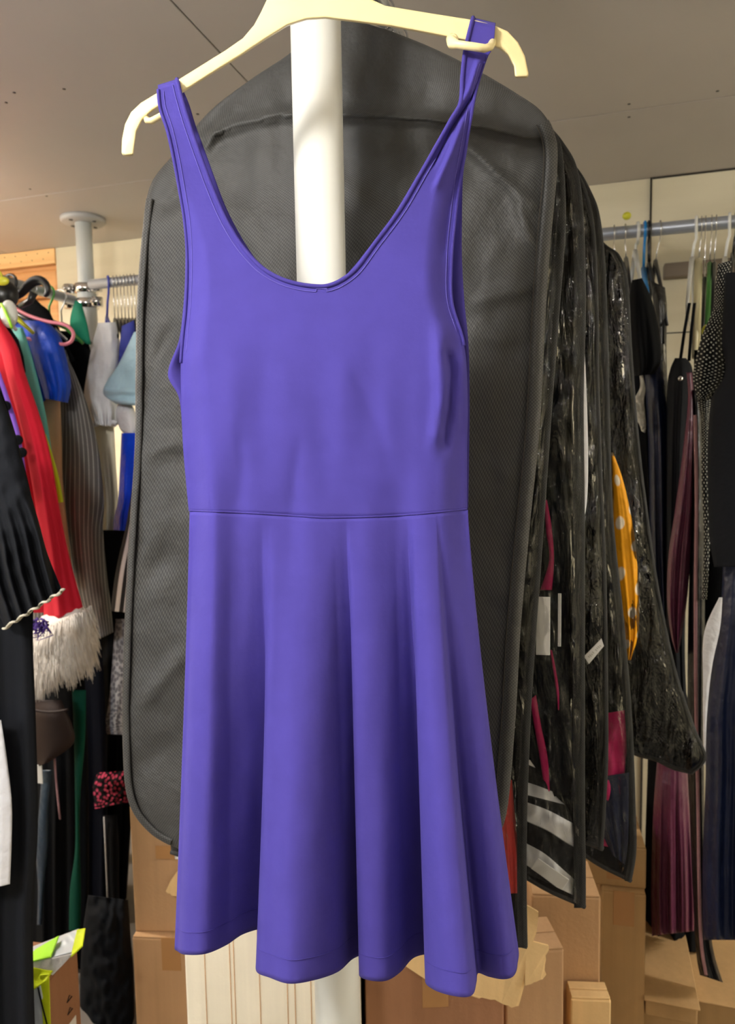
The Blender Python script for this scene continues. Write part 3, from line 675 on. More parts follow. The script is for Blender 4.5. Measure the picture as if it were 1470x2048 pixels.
# what is inside the bags
def piece(name, L, R, val, th, m, label, cat, group=None, **k):
    return tag(sheet(name, L, R, val, th, m, **k), label, cat, group)
piece('top', [(985,1560),(1000,1650),(1003,1720),(1008,1788)], [(1024,1560),(1032,1650),(1040,1720),(1041,1786)], 1.108, TB, M['coral'], 'coral red cloth hanging at the right edge of the dress', 'clothing', B=.006, fold=folds(.004, 2))
piece('striped_top', [(900,1480),(960,1560),(1010,1600),(1030,1680),(1040,1740)], [(1060,1520),(1110,1590),(1140,1625),(1150,1700),(1146,1790)], 1.192, TB, M['strw'], 'crumpled black and white striped cloth inside a clear garment bag', 'clothing', B=.014, fold=lambda s, t, px, py: .014*nz(px/45, py/60, 3)+.008*nz(px/20, py/30, 5), nt=90, ns=50)
g = G()
for a, b in (((1070,1722),(1132,1765)),):
    c = U(1100, 1748, 1.155, TB); d = (U(*b, 1.155, TB)-U(*a, 1.155, TB)); l = d.length; d.normalize(); n_ = Vector((math.sin(.21), math.cos(.21), 0)); g.box(c, (l, .0015, .022), (d, n_, d.cross(n_)))
tag(g.done('care_label', M['paper'], smooth=False, mods=[('bevel', .0005, 1)]), 'white cloth label lying across the foot of the striped cloth', 'label')
tm = thing('dress', 'magenta and black dress seen in streaks through the clear bag beside the white card', 'dress', U(1090, 1500, 1.20, TB))
sheet('skirt', [(1000,700),(1010,900),(1030,1100),(1040,1300),(1050,1450),(1040,1600)], [(1130,700),(1135,900),(1138,1100),(1140,1300),(1142,1450),(1140,1590)], 1.197, TB, M['black'], tm, B=.003, fold=folds(.002, 5, 1))
for L_, R_ in (([(1088,1000),(1092,1060),(1098,1120),(1080,1180)], [(1094,1000),(1104,1060),(1108,1120),(1104,1180)]), ([(1060,1400),(1068,1450),(1080,1520),(1092,1600)], [(1072,1390),(1082,1450),(1096,1520),(1100,1600)]), ([(1100,1300),(1106,1340),(1112,1380),(1116,1420)], [(1104,1300),(1112,1340),(1118,1380),(1118,1420)])):
    sheet('magenta_panel', L_, R_, 1.189, TB, M['magenta'], tm, B=.003, nt=20, ns=8)
g = G(); n_ = Vector((math.sin(.21), math.cos(.21), 0)); a_ = Vector((math.cos(.21), -math.sin(.21), 0))
c = U(1086, 1252, 1.147, TB); w_ = (U(1072,1250,1.158,TB)-U(1100,1250,1.158,TB)).length; h_ = U(1086,1193,1.158,TB).z-U(1086,1308,1.158,TB).z
g.box(c, (w_, .002, h_), (a_, n_, Z3)); tag(g.done('card_tag', M['paper'], smooth=False, mods=[('bevel', .0006, 1)]), 'upright white card tag behind clear plastic', 'card')
g = G(); c = U(1119, 1240, 1.16, TB); g.box(c, (.005, .002, .085), (a_, n_, Z3)); tag(g.done('card_tag', M['paper'], smooth=False, mods=[('bevel', .0006, 1)]), 'narrow white card edge right of the larger white card', 'card')
# white size label on the glossy bag
lt = thing('size_label', 'small slanted white label with faint printed marks on a glossy black bag', 'label', U(1187, 1302, 1.235, TB))
P = [U(x, y, 1.235, TB) for x, y in ((1168,1313),(1203,1277),(1208,1292),(1178,1328))]
mk('label_plate', P+[p+n_*.001 for p in P], [(0,1,2,3),(7,6,5,4),(0,1,5,4),(1,2,6,5),(2,3,7,6),(3,0,4,7)], M['paper'], lt, smooth=False)
d_ = (P[1]-P[0]).normalized(); e_ = (P[3]-P[0]).normalized()
nn = Vector((math.sin(.21), math.cos(.21), 0)); cc = (P[0]+P[1]+P[2]+P[3])/4 - nn*.0004; g = G()
for k in range(9):
    if k != 4: g.box(cc+d_*((k-4)*.0033)+e_*.0004*(k % 3-1), (.0021, .0004, .0034+.0008*(k % 2)), (d_, nn, d_.cross(nn)))
pm = g.done('faint_printed_marks', mat('pale_grey_ink', (196, 194, 184), .7, .2, mott=0), lt, smooth=False)
piece('white_shirt', [(1120,420),(1148,560),(1152,760),(1150,900),(1152,1000),(1158,1050)], [(1158,420),(1162,560),(1172,760),(1176,900),(1174,1000),(1164,1054)], 1.23, TB, M['whitec'], 'narrow white shirt edge showing between two glossy bags', 'shirt', B=.006)
piece('dress', [(1120,1440),(1150,1480),(1168,1540),(1180,1640),(1200,1690)], [(1254,1420),(1256,1480),(1250,1540),(1246,1640),(1244,1700)], 1.362, TB, M['magenta'], 'magenta dress crumpled in the lower part of the pointed garment bag', 'dress', B=.012, fold=lambda s, t, px, py: .014*nz(px/30, py/40, 8), nt=60, ns=30)
piece('navy_dress', [(1160,1560),(1185,1620),(1210,1680),(1225,1710)], [(1258,1545),(1258,1600),(1256,1680),(1250,1730)], 1.35, TB, M['navys'], 'navy cloth under the magenta dress at the pointed corner', 'clothing', B=.006, fold=folds(.006, 3))
piece('polka_dot_dress', [(1222,905),(1224,960),(1227,1050),(1232,1130),(1242,1210),(1250,1270),(1255,1320)], [(1226,905),(1246,960),(1264,1040),(1273,1110),(1278,1200),(1276,1270),(1262,1320)], 1.475, TB, M['ydot'], 'bright yellow dress with white polka dots between the glossy bags', 'dress', B=.008, fold=folds(.003, 2, .5), nt=60)
# ------------------------------------------------------------------ hangers on the rails
zr = zr1
def rail_at(px, which='back'):
    r = RAY(px, 560)
    if which == 'back': v = RY; s_ = v/r.dot(VD); p = r*s_; p.z = zr1; return Vector((p.x, p.y, zr1))
def hanger(px, neck, tip, tipd, m, label, style='wire', hookm=None, r=.0045, group='hangers on the back rail'):
    """hook over the back rail at px, neck point (px, py), arm tip seen at tip and nearer than the rail by tipd metres"""
    rp = rail_at(px); n_ = U(neck[0], neck[1], RY, 17)
    t = thing('coat_hanger', label, 'coat hanger', n_, group)
    T = U(tip[0], tip[1], RY-tipd, 17); h = T-n_; Bk = n_ + Vector((-h.x, -h.y, h.z))
    a = Vector((h.x, h.y, 0)); a = a.normalized() if a.length > .01 else -VD
    if a.dot(VD) > -.3: a = -VD
    hk = [n_, n_*.5+rp*.5-Z3*.004, rp-Z3*.035, rp-a*(-.014)-Z3*.02]+arc(rp, a, Z3, .0225, -.5, PI+.3, 16)
    g = G(); g.tube(hk, .0016 if style == 'wire' else .0042, 8); g.done('hook', hookm or (M['chrome'] if style == 'wire' else m), t)
    g = G()
    for E in (T, Bk):
        mid = n_*.55+E*.45+Z3*.012
        g.tube([n_-Z3*-.004, mid, E], [r*1.3, r, r*.8], 10, flat=1.1)
    if style == 'tube': g.tube([T, T-Z3*.02-a*.01, Bk-Z3*.02+a*.01, Bk], r*.8, 8)
    g.done('arms', m, t); return t
hanger(1227, (1232,530), (1238,560), .2, M['blk'], 'black hanger with wire hook, nearest to the glossy bags on the back rail')
hanger(1249, (1252,520), (1262,590), .2, M['blk'], 'black hanger with yellow tag above its wire hook on the back rail')
hanger(1274, (1270,505), (1289,622), .2, M['whitep'], 'white plastic hanger left of the bright blue one', 'tube', r=.005)
hanger(1288, (1287,540), (1301,645), .22, M['bluep'], 'bright blue plastic hanger on the back rail', 'tube', r=.0055)
hanger(1296, (1298,530), (1318,640), .2, M['blk'], 'black plastic hanger just right of the blue one', 'tube')
hanger(1318, (1311,525), (1334,650), .22, M['blk'], 'dark hanger with thin wire hook standing alone against the cream wall')
hanger(1391, (1384,520), (1374,612), .18, M['whitep'], 'long white plastic hanger in front of the cream wall', 'tube', r=.005)
hanger(1401, (1397,525), (1389,715), .26, M['creamp'], 'cream hanger whose arm hangs steeply down between the black straps', r=.008)
hanger(1409, (1409,560), (1404,690), .2, M['blk'], 'black hanger next to the cream one')
hanger(1421, (1419,530), (1413,650), .2, M['greenp'], 'green hanger with yellow clip on the back rail')
hanger(1430, (1428,530), (1424,640), .2, M['blk'], 'black hanger right of the green one')
hanger(1457, (1450,520), (1440,598), .2, M['whitep'], 'white plastic hanger above the dotted blouse', 'tube', r=.005)
hanger(1470, (1466,510), (1478,580), .2, M['blk'], 'black hanger at the right edge above the black jacket', 'tube')
g = G(); g.ball(rail_at(1252)+Z3*.045, .012, 8, (1,1,.9)); tag(g.done('size_cube', M['yelp']), 'small yellow size marker on top of the back rail', 'marker')
g = G(); g.ball(U(1414, 662, RY-.2, 17), .013, 8, (1,1,1.3)); tag(g.done('size_cube', M['yelp']), 'small yellow size marker hanging in front of the dotted blouse', 'marker')
for px in (216, 226, 233, 240, 247, 254, 261, 268):
    i = (px-216)//7
    hanger(px, (px+(-2 if px == 216 else 4), 636 if px == 216 else 640), (px+10, 675), .15, M['dbluep'] if px == 216 else M['blk'], ['dark blue plastic hanger first on the back rail by the rack pole', 'wire-hook hanger second from the rack pole', 'wire-hook hanger third from the rack pole', 'wire-hook hanger fourth from the rack pole', 'wire-hook hanger fifth from the rack pole', 'wire-hook hanger sixth from the rack pole', 'wire-hook hanger seventh from the rack pole', 'wire-hook hanger partly behind the charcoal bag edge'][min(7, [216,226,233,240,247,254,261,268].index(px))], 'tube' if px == 216 else 'wire', r=.004)
# ------------------------------------------------------------------ clothes on the right
d1 = thing('dress', 'black velvet dress with short puff sleeve and ivory lace front on the back rail', 'dress', U(1290, 1300, 1.95, 17), 'clothes on the right rail')
sheet('sleeve', [(1264,560),(1256,610),(1256,680),(1262,730),(1268,752)], [(1284,556),(1304,600),(1318,660),(1322,720),(1308,748)], 1.98, 17, M['black'], d1, B=.05, fold=folds(.008, 2, 1))
sheet('skirt', [(1262,700),(1264,850),(1275,1000),(1285,1200),(1296,1340)], [(1310,700),(1318,850),(1325,1000),(1335,1200),(1345,1345)], 2.06, 17, M['black'], d1, B=.04, fold=folds(.01, 3, 1))
sheet('lace_front', [(1279,752),(1280,775),(1268,800),(1266,825),(1279,850),(1283,862)], [(1286,750),(1291,778),(1288,800),(1290,825),(1292,850),(1290,866)], 1.95, 17, M['wlace'], d1, B=.006, fold=lambda s, t, px, py: .006*nz(px/5, py/6, 2), nt=40, ns=14)
piece('navy_dress', [(1288,720),(1292,800),(1296,900),(1300,1100),(1306,1250),(1312,1342)], [(1330,720),(1338,800),(1344,900),(1346,1100),(1350,1250),(1350,1342)], 2.02, 17, M['navys'], 'navy satin dress between the black velvet dress and the black strappy dress', 'dress', 'clothes on the right rail', B=.07, fold=folds(.012, 3, .4))
piece('black_cardigan', [(1300,560),(1308,620),(1312,700),(1316,780)], [(1330,575),(1334,620),(1333,700),(1336,790)], 2.08, 17, M['blacks'], 'glossy black top on the dark hanger against the cream wall', 'top', 'clothes on the right rail', B=.05, fold=folds(.01, 2))
g = G(); g.tube([U(1327+i*.35, 688+i*7.5, 1.99, 17) for i in range(12)], [.004 if i % 2 else .0022 for i in range(12)], 8); tag(g.done('bead_string', M['wlace']), 'string of small white beads beside the navy dress', 'beads')
d2 = thing('dress', 'black pinafore dress with thin shoulder straps and a silver button on the back rail', 'dress', U(1360, 1500, 1.95, 17), 'clothes on the right rail')
sheet('bodice', [(1350,716),(1340,740),(1334,780),(1332,900),(1330,1100),(1330,1300),(1345,1500)], [(1372,716),(1384,735),(1388,790),(1380,900),(1375,1100),(1370,1300),(1378,1500)], 1.96, 17, M['black2'], d2, B=.06, fold=folds(.008, 3))
for a, b in (((1379,606),(1361,718)), ((1389,606),(1378,722))):
    g = G(); g.tube([U(*a, 1.96, 17), U((a[0]+b[0])/2-1, (a[1]+b[1])/2, 1.96, 17), U(*b, 1.96, 17)], .004, 8, flat=.5); g.done('shoulder_strap', M['black2'], d2)
g = G(); g.ball(U(1361, 757, 1.895, 17), .006, 8, (1,.5,1)); g.done('button', M['chrome'], d2)
d3 = thing('dress', 'burgundy satin dress hanging beside the black pinafore', 'dress', U(1360, 1300, 1.88, 17), 'clothes on the right rail')
sheet('skirt', [(1373,745),(1376,800),(1366,900),(1350,1020),(1337,1110),(1334,1200),(1342,1270),(1352,1306)], [(1384,745),(1388,800),(1389,900),(1388,1020),(1382,1110),(1374,1200),(1364,1270),(1357,1306)], 1.86, 17, M['burg'], d3, B=.03, fold=folds(.012, 2, .8, .3), nt=70)
piece('satin_skirt', [(1318,1480),(1308,1600),(1304,1700),(1302,1800),(1304,1872)], [(1372,1480),(1378,1600),(1384,1700),(1388,1800),(1388,1862)], 1.98, 17, M['burg'], 'pleated burgundy satin skirt low down under the swinging bag', 'skirt', 'clothes on the right rail', B=.05, fold=folds(.018, 3.5, .3), nt=50, ns=50)
piece('long_coat', [(1300,1300),(1296,1500),(1290,1700),(1288,1900)], [(1352,1300),(1395,1500),(1400,1700),(1400,1905)], 2.14, 17, M['black'], 'long black coat at the back behind the pleated burgundy skirt', 'coat', 'clothes on the right rail', B=.06, fold=folds(.012, 3))
d4 = thing('long_dress', 'long black dress with a thin dusty pink edging left of the dotted blouse', 'dress', U(1390, 1950, 1.86, 17), 'clothes on the right rail')
sheet('body', [(1386,780),(1384,1000),(1376,1250),(1376,1500),(1384,1750),(1392,1900),(1400,1950)], [(1400,780),(1408,1000),(1410,1250),(1408,1500),(1412,1750),(1425,1890),(1446,1965)], 1.85, 17, M['blacks'], d4, B=.03, fold=folds(.006, 2))
g = G(); q = [(1390,830),(1393,1000),(1391,1200),(1392,1400),(1396,1600),(1398,1750),(1402,1880),(1412,1950)]
g.tube([U(*cr(q, i/60), 1.812, 17) for i in range(61)], .0042, 8, flat=.6); g.done('pink_edging', M['pinks'], d4)
d5 = thing('blouse', 'black blouse with tiny white dots and a puffed sleeve on the right', 'blouse', U(1420, 1200, 1.78, 17), 'clothes on the right rail')
sheet('sleeve', [(1436,528),(1430,579),(1427,617),(1406,665),(1391,720),(1386,758),(1396,800)], [(1464,520),(1458,579),(1452,620),(1449,672),(1457,730),(1452,766),(1418,800)], 1.74, 17, M['bdot'], d5, B=.05, fold=folds(.008, 2.5, 1), nt=60)
sheet('body', [(1392,780),(1398,820),(1405,860),(1403,943),(1408,1078),(1404,1199)], [(1424,780),(1420,820),(1418,860),(1418,943),(1420,1078),(1414,1199)], 1.78, 17, M['bdot'], d5, B=.03)
piece('long_coat', [(1388,700),(1388,900),(1392,1100),(1396,1300),(1400,1500)], [(1480,700),(1480,900),(1480,1100),(1480,1300),(1480,1500)], 1.98, 17, M['black'], 'black coat in the gap behind the dotted blouse', 'coat', 'clothes on the right rail', B=.02)
piece('jacket', [(1450,545),(1444,672),(1450,745),(1424,796),(1416,880),(1416,998),(1419,1078),(1428,1134)], [(1580,540),(1620,672),(1630,745),(1635,796),(1640,880),(1640,998),(1640,1078),(1640,1134)], 1.68, 17, M['black2'], 'plain black jacket at the right edge of the picture', 'jacket', 'clothes on the right rail', B=.05, fold=folds(.004, 2), nt=60)
d6 = thing('long_skirt', 'navy satin skirt falling to the boxes at the right edge, with a white inset', 'skirt', U(1460, 1880, 1.74, 17), 'clothes on the right rail')
sheet('skirt', [(1446,1120),(1442,1200),(1425,1327),(1412,1430),(1411,1556),(1405,1733),(1406,1880)], [(1620,1120),(1630,1200),(1640,1327),(1650,1430),(1650,1556),(1650,1733),(1650,1880)], 1.74, 17, M['navys'], d6, B=.05, fold=folds(.02, 5, 1), nt=60, ns=60)
sheet('white_inset', [(1438,1195),(1408,1267),(1406,1366),(1406,1440),(1407,1530)], [(1445,1195),(1440,1257),(1424,1334),(1414,1430),(1411,1530)], 1.69, 17, M['whitec'], d6, B=.004)
# ------------------------------------------------------------------ clothes on the left rail
def lt(L, R, v, m, label, name, cat, **k): return piece(name, L, R, v, 17, m, label, cat, 'clothes on the left rail', **k)
e1 = thing('dress', 'long black dress in front on the left rail, its frilled sleeve edged in cream', 'dress', U(30, 1980, 1.2, 17), 'clothes on the left rail')
sheet('body', [(-240,760),(-250,900),(-250,1100),(-250,1300),(-250,1500),(-250,1700),(-250,1900),(-250,2120)], [(-10,740),(40,900),(70,1050),(66,1270),(72,1450),(76,1650),(66,1850),(72,2120)], 1.10, 17, M['black2'], e1, B=.03, fold=folds(.008, 5, 0), nt=70, ns=50)
sheet('sleeve', [(-60,760),(-55,880),(-50,1000),(-45,1080),(-30,1160),(10,1256)], [(-6,770),(28,860),(54,960),(78,1045),(96,1110),(125,1182)], 1.05, 17, M['black2'], e1, B=.035, fold=lambda s, t, px, py: .013*sm(.35, .9, t)*math.sin(s*34+2*math.sin(t*7)) + .006*nz(px/25, py/30, 2), nt=90, ns=80)
g = G(); g.tube([U(8+(118)*i/40, 1257-(76)*i/40+2.2*math.sin(i*.9), 1.015+.012*math.sin(i/40*34), 17) for i in range(41)], .0042, 8, flat=.55, up=(0,0,1)); g.done('cream_trim', M['cream'], e1)
piece('white_skirt', [(-120,1440),(-110,1520),(-110,1620),(-110,1800)], [(2,1440),(14,1520),(24,1620),(20,1768)], 1.04, 17, M['whitec'], 'white cloth panel low at the left edge over the long black dress', 'clothing', 'clothes on the left rail', B=.012, fold=folds(.004, 2))
e2 = thing('dress', 'purple dress with black lobed trim showing at the left edge under the black dress', 'dress', U(20, 1000, 1.62, 17), 'clothes on the left rail')
sheet('body', [(-160,700),(-170,850),(-150,950),(-100,1010)], [(-8,720),(30,830),(46,900),(58,1000)], 1.64, 17, M['purple'], e2, B=.02, fold=folds(.006, 3))
for x, y in ((12,812), (36,880), (44,905)):
    g = G(); g.ball(U(x, y, 1.612, 17), .014, 10, (1,.4,1)); g.done('black_lobe', M['black'], e2)
g = G()
for i in range(46):
    a = U(48+random.random()*50, 1236+random.random()*20, 1.57, 17); g.tube([a, a+Vector((random.uniform(-.02,.02), -.01, random.uniform(-.03,.004))), a+Vector((random.uniform(-.04,.03), -.012, random.uniform(-.04,-.005)))], [.003,.002,.0008], 5)
tag(g.done('purple_fringe', M['purple2']), 'purple ruffled fringe hanging just above the white fur cuff', 'fringe', None, 'stuff')
e3 = thing('santa_coat', 'bright red coat with a thick white fur cuff on the left rail', 'coat', U(120, 1400, 1.72, 17), 'clothes on the left rail')
sheet('body', [(-200,640),(-220,800),(-220,1000),(-200,1230)], [(0,640),(60,850),(80,1000),(100,1225)], 1.745, 17, M['red'], e3, B=.02, fold=folds(.005, 3))
sheet('sleeve', [(-30,640),(0,700),(15,758),(40,850),(57,930),(72,1020),(84,1118),(88,1250)], [(-2,636),(34,690),(50,745),(80,832),(102,915),(118,1010),(138,1110),(166,1214)], 1.70, 17, M['red'], e3, B=.035, fold=folds(.006, 1.5, 1), nt=70)
cf = sheet('fur_cuff', [(84,1232),(60,1262),(51,1290),(52,1320),(60,1345)], [(164,1206),(176,1235),(184,1260),(188,1285),(180,1310)], 1.70, 17, M['fur'], e3, B=.05, nt=30)
g = G()
for i in range(2400):
    s_ = random.random(); tt = random.random()**.8; cl_ = nz(s_*11, 3.3); x = 52+s_*128+4*random.random(); y = 1272-s_*62+tt*75; d = 1.70-.05*math.sin(PI*s_)**.6-.002
    a = U(x, y, d, 17); ln = .055+.035*random.random()+.05*max(0, cl_+.15); dx = (s_-.5)*.035+random.uniform(-.008,.008)
    if s_ < .25: ln *= 1.5
    k = random.uniform(-.006, .006)
    g.tube([a, a+Vector((dx*.5+k, -.004, -ln*.5)), a+Vector((dx, -.001+k, -ln))], [.0016,.0013,.0003], 4)
fs = g.done('fur_strands', M['fur'], cf); fs['kind'] = 'stuff'
e4 = thing('top', 'orange and white top with black edging on the left rail behind the red coat', 'top', U(30, 760, 1.78, 17), 'clothes on the left rail')
sheet('body', [(-160,640),(-160,700),(-150,820)], [(22,655),(40,700),(50,770)], 1.79, 17, M['orange'], e4, B=.015)
g = G(); g.tube([U(x, y, 1.765, 17) for x, y in ((-10,620),(12,650),(34,682),(44,715),(48,745))], .009, 8, flat=.5); g.done('black_edging', M['black'], e4)
g = G(); g.tube([U(x, y, 1.768, 17) for x, y in ((24,672),(30,690),(38,705))], .006, 8, flat=.5); g.done('white_stripe', M['whitec'], e4)
lt([(-150,640),(-150,760),(-120,880),(-80,1000)], [(46,656),(66,720),(90,820),(104,905)], 1.85, M['teal'], 'aqua knitted dress with a sparkly shoulder on the left rail', 'knit_dress', 'dress', B=.025, fold=folds(.004, 2))
lt([(70,880),(84,930),(100,975),(108,1008)], [(92,868),(104,905),(118,955),(127,1004)], 1.83, M['yel'], 'fluorescent yellow top below the aqua dress', 'top', 'top', B=.012)
e5 = thing('dress', 'royal blue satin dress with short puff sleeves on the left rail', 'dress', U(100, 810, 1.93, 17), 'clothes on the left rail')
sheet('shoulder', [(-60,650),(-60,760),(-50,900)], [(60,640),(80,700),(92,800)], 1.96, 17, M['blue'], e5, B=.02)
sheet('puff_sleeve', [(40,640),(56,680),(70,730),(84,775),(90,797)], [(92,642),(118,668),(132,712),(142,768),(136,806)], 1.92, 17, M['blue'], e5, B=.05, fold=folds(.008, 2, .6, .4), nt=50)
lt([(70,790),(84,860),(90,950),(100,1050),(118,1150)], [(120,790),(124,880),(126,960),(136,1060),(146,1150)], 1.98, M['tan'], 'tan coloured dress below the royal blue sleeve', 'dress', 'dress', B=.02)
e6 = thing('jacket', 'grey pinstripe jacket with a long sleeve on the left rail', 'jacket', U(170, 1280, 2.0, 17), 'clothes on the left rail')
sheet('body', [(20,700),(20,900),(40,1100),(60,1250)], [(132,700),(168,830),(190,1000),(200,1200)], 2.06, 17, M['pin'], e6, B=.02)
sheet('sleeve', [(118,730),(119,820),(120,920),(124,1010),(140,1110),(160,1200),(186,1284)], [(134,712),(168,790),(196,890),(208,1000),(206,1060),(214,1150),(228,1264)], 2.02, 17, M['pin'], e6, B=.045, fold=lambda s, t, px, py: .008*nz(px/25, py/50, 5)+.008*crease(px, py, [(210,1010),(185,1035),(160,1060)], 12, 1), nt=80)
lt([(-20,625),(-10,660),(0,720)], [(66,600),(98,622),(112,660)], 1.985, M['black'], 'rounded black coat shoulder above the royal blue sleeve', 'coat', 'coat', B=.03)
lt([(20,640),(20,700),(40,800)], [(70,596),(108,640),(150,720)], 2.10, M['black'], 'black coat shoulder just under the left rail', 'coat', 'coat', B=.05)
lt([(100,660),(104,760),(110,900),(120,1100),(130,1300),(134,1500)], [(168,664),(184,720),(178,840),(205,1100),(232,1300),(236,1500)], 2.18, M['black'], 'long black coat behind the pinstripe jacket', 'coat', 'coat', B=.02, fold=folds(.006, 3))
lt([(150,600),(140,640),(145,680)], [(163,606),(175,650),(182,690)], 2.14, M['greenb'], 'emerald green scrap of cloth by the rack pole', 'clothing', 'clothing', B=.012)
lt([(56,1240),(60,1400),(64,1600),(60,1750),(58,1880)], [(200,1240),(210,1400),(215,1600),(214,1750),(214,1890)], 2.02, M['navy'], 'very dark navy coat hanging below the white fur cuff', 'coat', 'coat', B=.03, fold=folds(.01, 4))
lt([(70,1330),(66,1500),(64,1700),(66,1950)], [(168,1330),(176,1500),(178,1700),(176,1960)], 1.78, M['black'], 'long black skirt low on the left behind the green velvet strip', 'skirt', 'skirt', B=.03, fold=folds(.01, 4))
lt([(144,1380),(148,1480),(150,1600),(150,1700),(140,1780),(138,1862)], [(172,1380),(170,1480),(160,1600),(160,1700),(162,1780),(161,1862)], 1.70, M['green'], 'bottle green velvet strip of a dress low on the left', 'dress', 'dress', B=.012)
lt([(84,1540),(78,1620),(72,1700),(76,1780),(74,1850)], [(104,1540),(98,1620),(96,1700),(88,1780),(84,1850)], 1.70, M['steelb'], 'slate blue satin strip beside the long black dress', 'dress', 'dress', B=.012)
g = G(); g.tube([U(x, y, 1.69, 17) for x, y in ((108,1500),(112,1560),(117,1610),(120,1638))], .0055, 8, flat=.4); tag(g.done('ribbon', M['pinks']), 'thin dusty pink ribbon hanging below the brown leather bag', 'ribbon')
bg = thing('leather_bag', 'dark brown leather pouch hanging below the white fur cuff', 'bag', U(100, 1530, 1.66, 17))
sheet('pouch', [(62,1400),(58,1450),(60,1500),(78,1532)], [(122,1400),(144,1450),(146,1488),(98,1524)], 1.66, 17, M['leather'], bg, B=.03, nt=30)
g = G(); g.tube([U(60+i*8.4, 1418+6*math.sin(i*.33), 1.62, 17) for i in range(10)], .0035, 6); g.done('seam', M['leather'], bg)
g = G(); P = U(76, 1548, 1.67, 17); g.box(P, (.03, .002, .055), AX); tag(g.done('care_label', M['paper'], smooth=False), 'white cloth label under the brown leather pouch', 'label')
# on the back rail, left of the charcoal bag
def bk(L, R, v, m, label, name, cat, **k): return piece(name, L, R, v, 17, m, label, cat, 'clothes on the back rail left', **k)
e7 = thing('blouse', 'white sheer blouse with a gathered puff sleeve by the rack pole', 'blouse', U(205, 850, 2.15, 17), 'clothes on the back rail left')
sheet('sleeve', [(196,646),(184,690),(175,740),(168,790),(172,825),(184,848)], [(232,644),(240,690),(238,740),(230,780),(236,820),(232,854)], 2.12, 17, M['whitec2'], e7, B=.05, fold=lambda s, t, px, py: .01*nz(px/14, py/34, 1)+.008*sm(.6, 1, t)*math.sin(s*30), nt=70, ns=40)
g = G(); g.tube([U(182+i*5.2, 848+2*math.sin(i*1.3)-i*.2, 2.085, 17) for i in range(11)], .008, 8); g.done('gathered_cuff', M['whitec2'], e7)
bk([(180,850),(188,930),(198,1010),(203,1100)], [(228,850),(232,930),(236,1010),(224,1104)], 2.16, M['cream'], 'cream long garment below the white blouse', 'trousers', 'clothing', B=.02, fold=folds(.006, 2))
bk([(244,652),(238,700),(236,745)], [(268,640),(276,700),(276,750)], 2.10, M['dblue'], 'dark blue collar behind the pale blue top', 'top', 'top', B=.02)
bk([(268,664),(236,730),(214,762),(207,788),(232,808)], [(300,660),(300,730),(300,765),(300,790),(300,814)], 2.04, M['lblue'], 'pale blue flared top beside the charcoal garment bag', 'top', 'top', B=.03, fold=lambda s, t, px, py: .006*sm(.55, .7, t)*math.sin(t*26)+.004*nz(px/20, py/30, 1), nt=50)
bk([(236,806),(232,830),(240,858),(250,868)], [(264,808),(272,830),(276,850),(272,866)], 2.08, M['whitec'], 'white rolled cuff under the pale blue top', 'shirt', 'shirt', B=.03)
bk([(243,866),(240,930),(236,1000),(229,1030),(226,1060)], [(290,866),(290,930),(290,1000),(290,1030),(290,1064)], 2.06, M['blue2'], 'shiny bright blue satin garment against the charcoal bag', 'dress', 'dress', B=.03, fold=folds(.012, 3, .5))
bk([(268,950),(252,1050),(232,1140),(221,1222)], [(310,950),(300,1050),(290,1140),(280,1228)], 1.96, M['strp'], 'black and white striped garment next to the charcoal bag', 'dress', 'dress', B=.02)
bk([(231,1238),(225,1320),(218,1400),(210,1452),(214,1468)], [(290,1238),(290,1320),(290,1400),(290,1452),(290,1472)], 2.04, M['lace'], 'grey lace garment beside the charcoal bag', 'dress', 'dress', B=.02, fold=folds(.004, 3))
bk([(196,1545),(186,1570),(188,1600),(190,1618)], [(290,1540),(290,1570),(290,1590),(280,1600)], 2.0, M['pinkk'], 'black and pink knitted piece left of the charcoal bag', 'knitwear', 'knitwear', B=.04, fold=lambda s, t, px, py: .01*nz(px/8, py/8, 1))
bk([(190,1060),(196,1250),(200,1450),(190,1650),(176,1840)], [(262,1060),(268,1250),(272,1450),(262,1650),(250,1850)], 2.12, M['black'], 'long black garment between the grey lace and the dark navy coat', 'coat', 'coat', B=.03, fold=folds(.008, 3))
e8 = thing('trousers', 'dark grey trousers with a white side stripe left of the cardboard stack', 'trousers', U(225, 1850, 2.0, 17), 'clothes on the back rail left')
sheet('leg', [(206,1630),(210,1700),(212,1770),(222,1850)], [(234,1630),(238,1700),(238,1770),(242,1850)], 2.0, 17, M['black2'], e8, B=.02)
g = G(); g.tube([U(x, y, 1.982, 17) for x, y in ((208,1634),(211,1700),(214,1770),(216,1824))], .004, 8, flat=.5); g.done('side_stripe', M['whitec'], e8)
fb = bk([(176,1790),(166,1860),(160,1960),(160,2064)], [(256,1800),(262,1880),(268,1960),(268,2064)], 1.64, M['furk'], 'shaggy black garment hanging down left of the cardboard boxes', 'coat', 'coat', B=.05, fold=lambda s, t, px, py: .012*nz(px/12, py/24, 1))
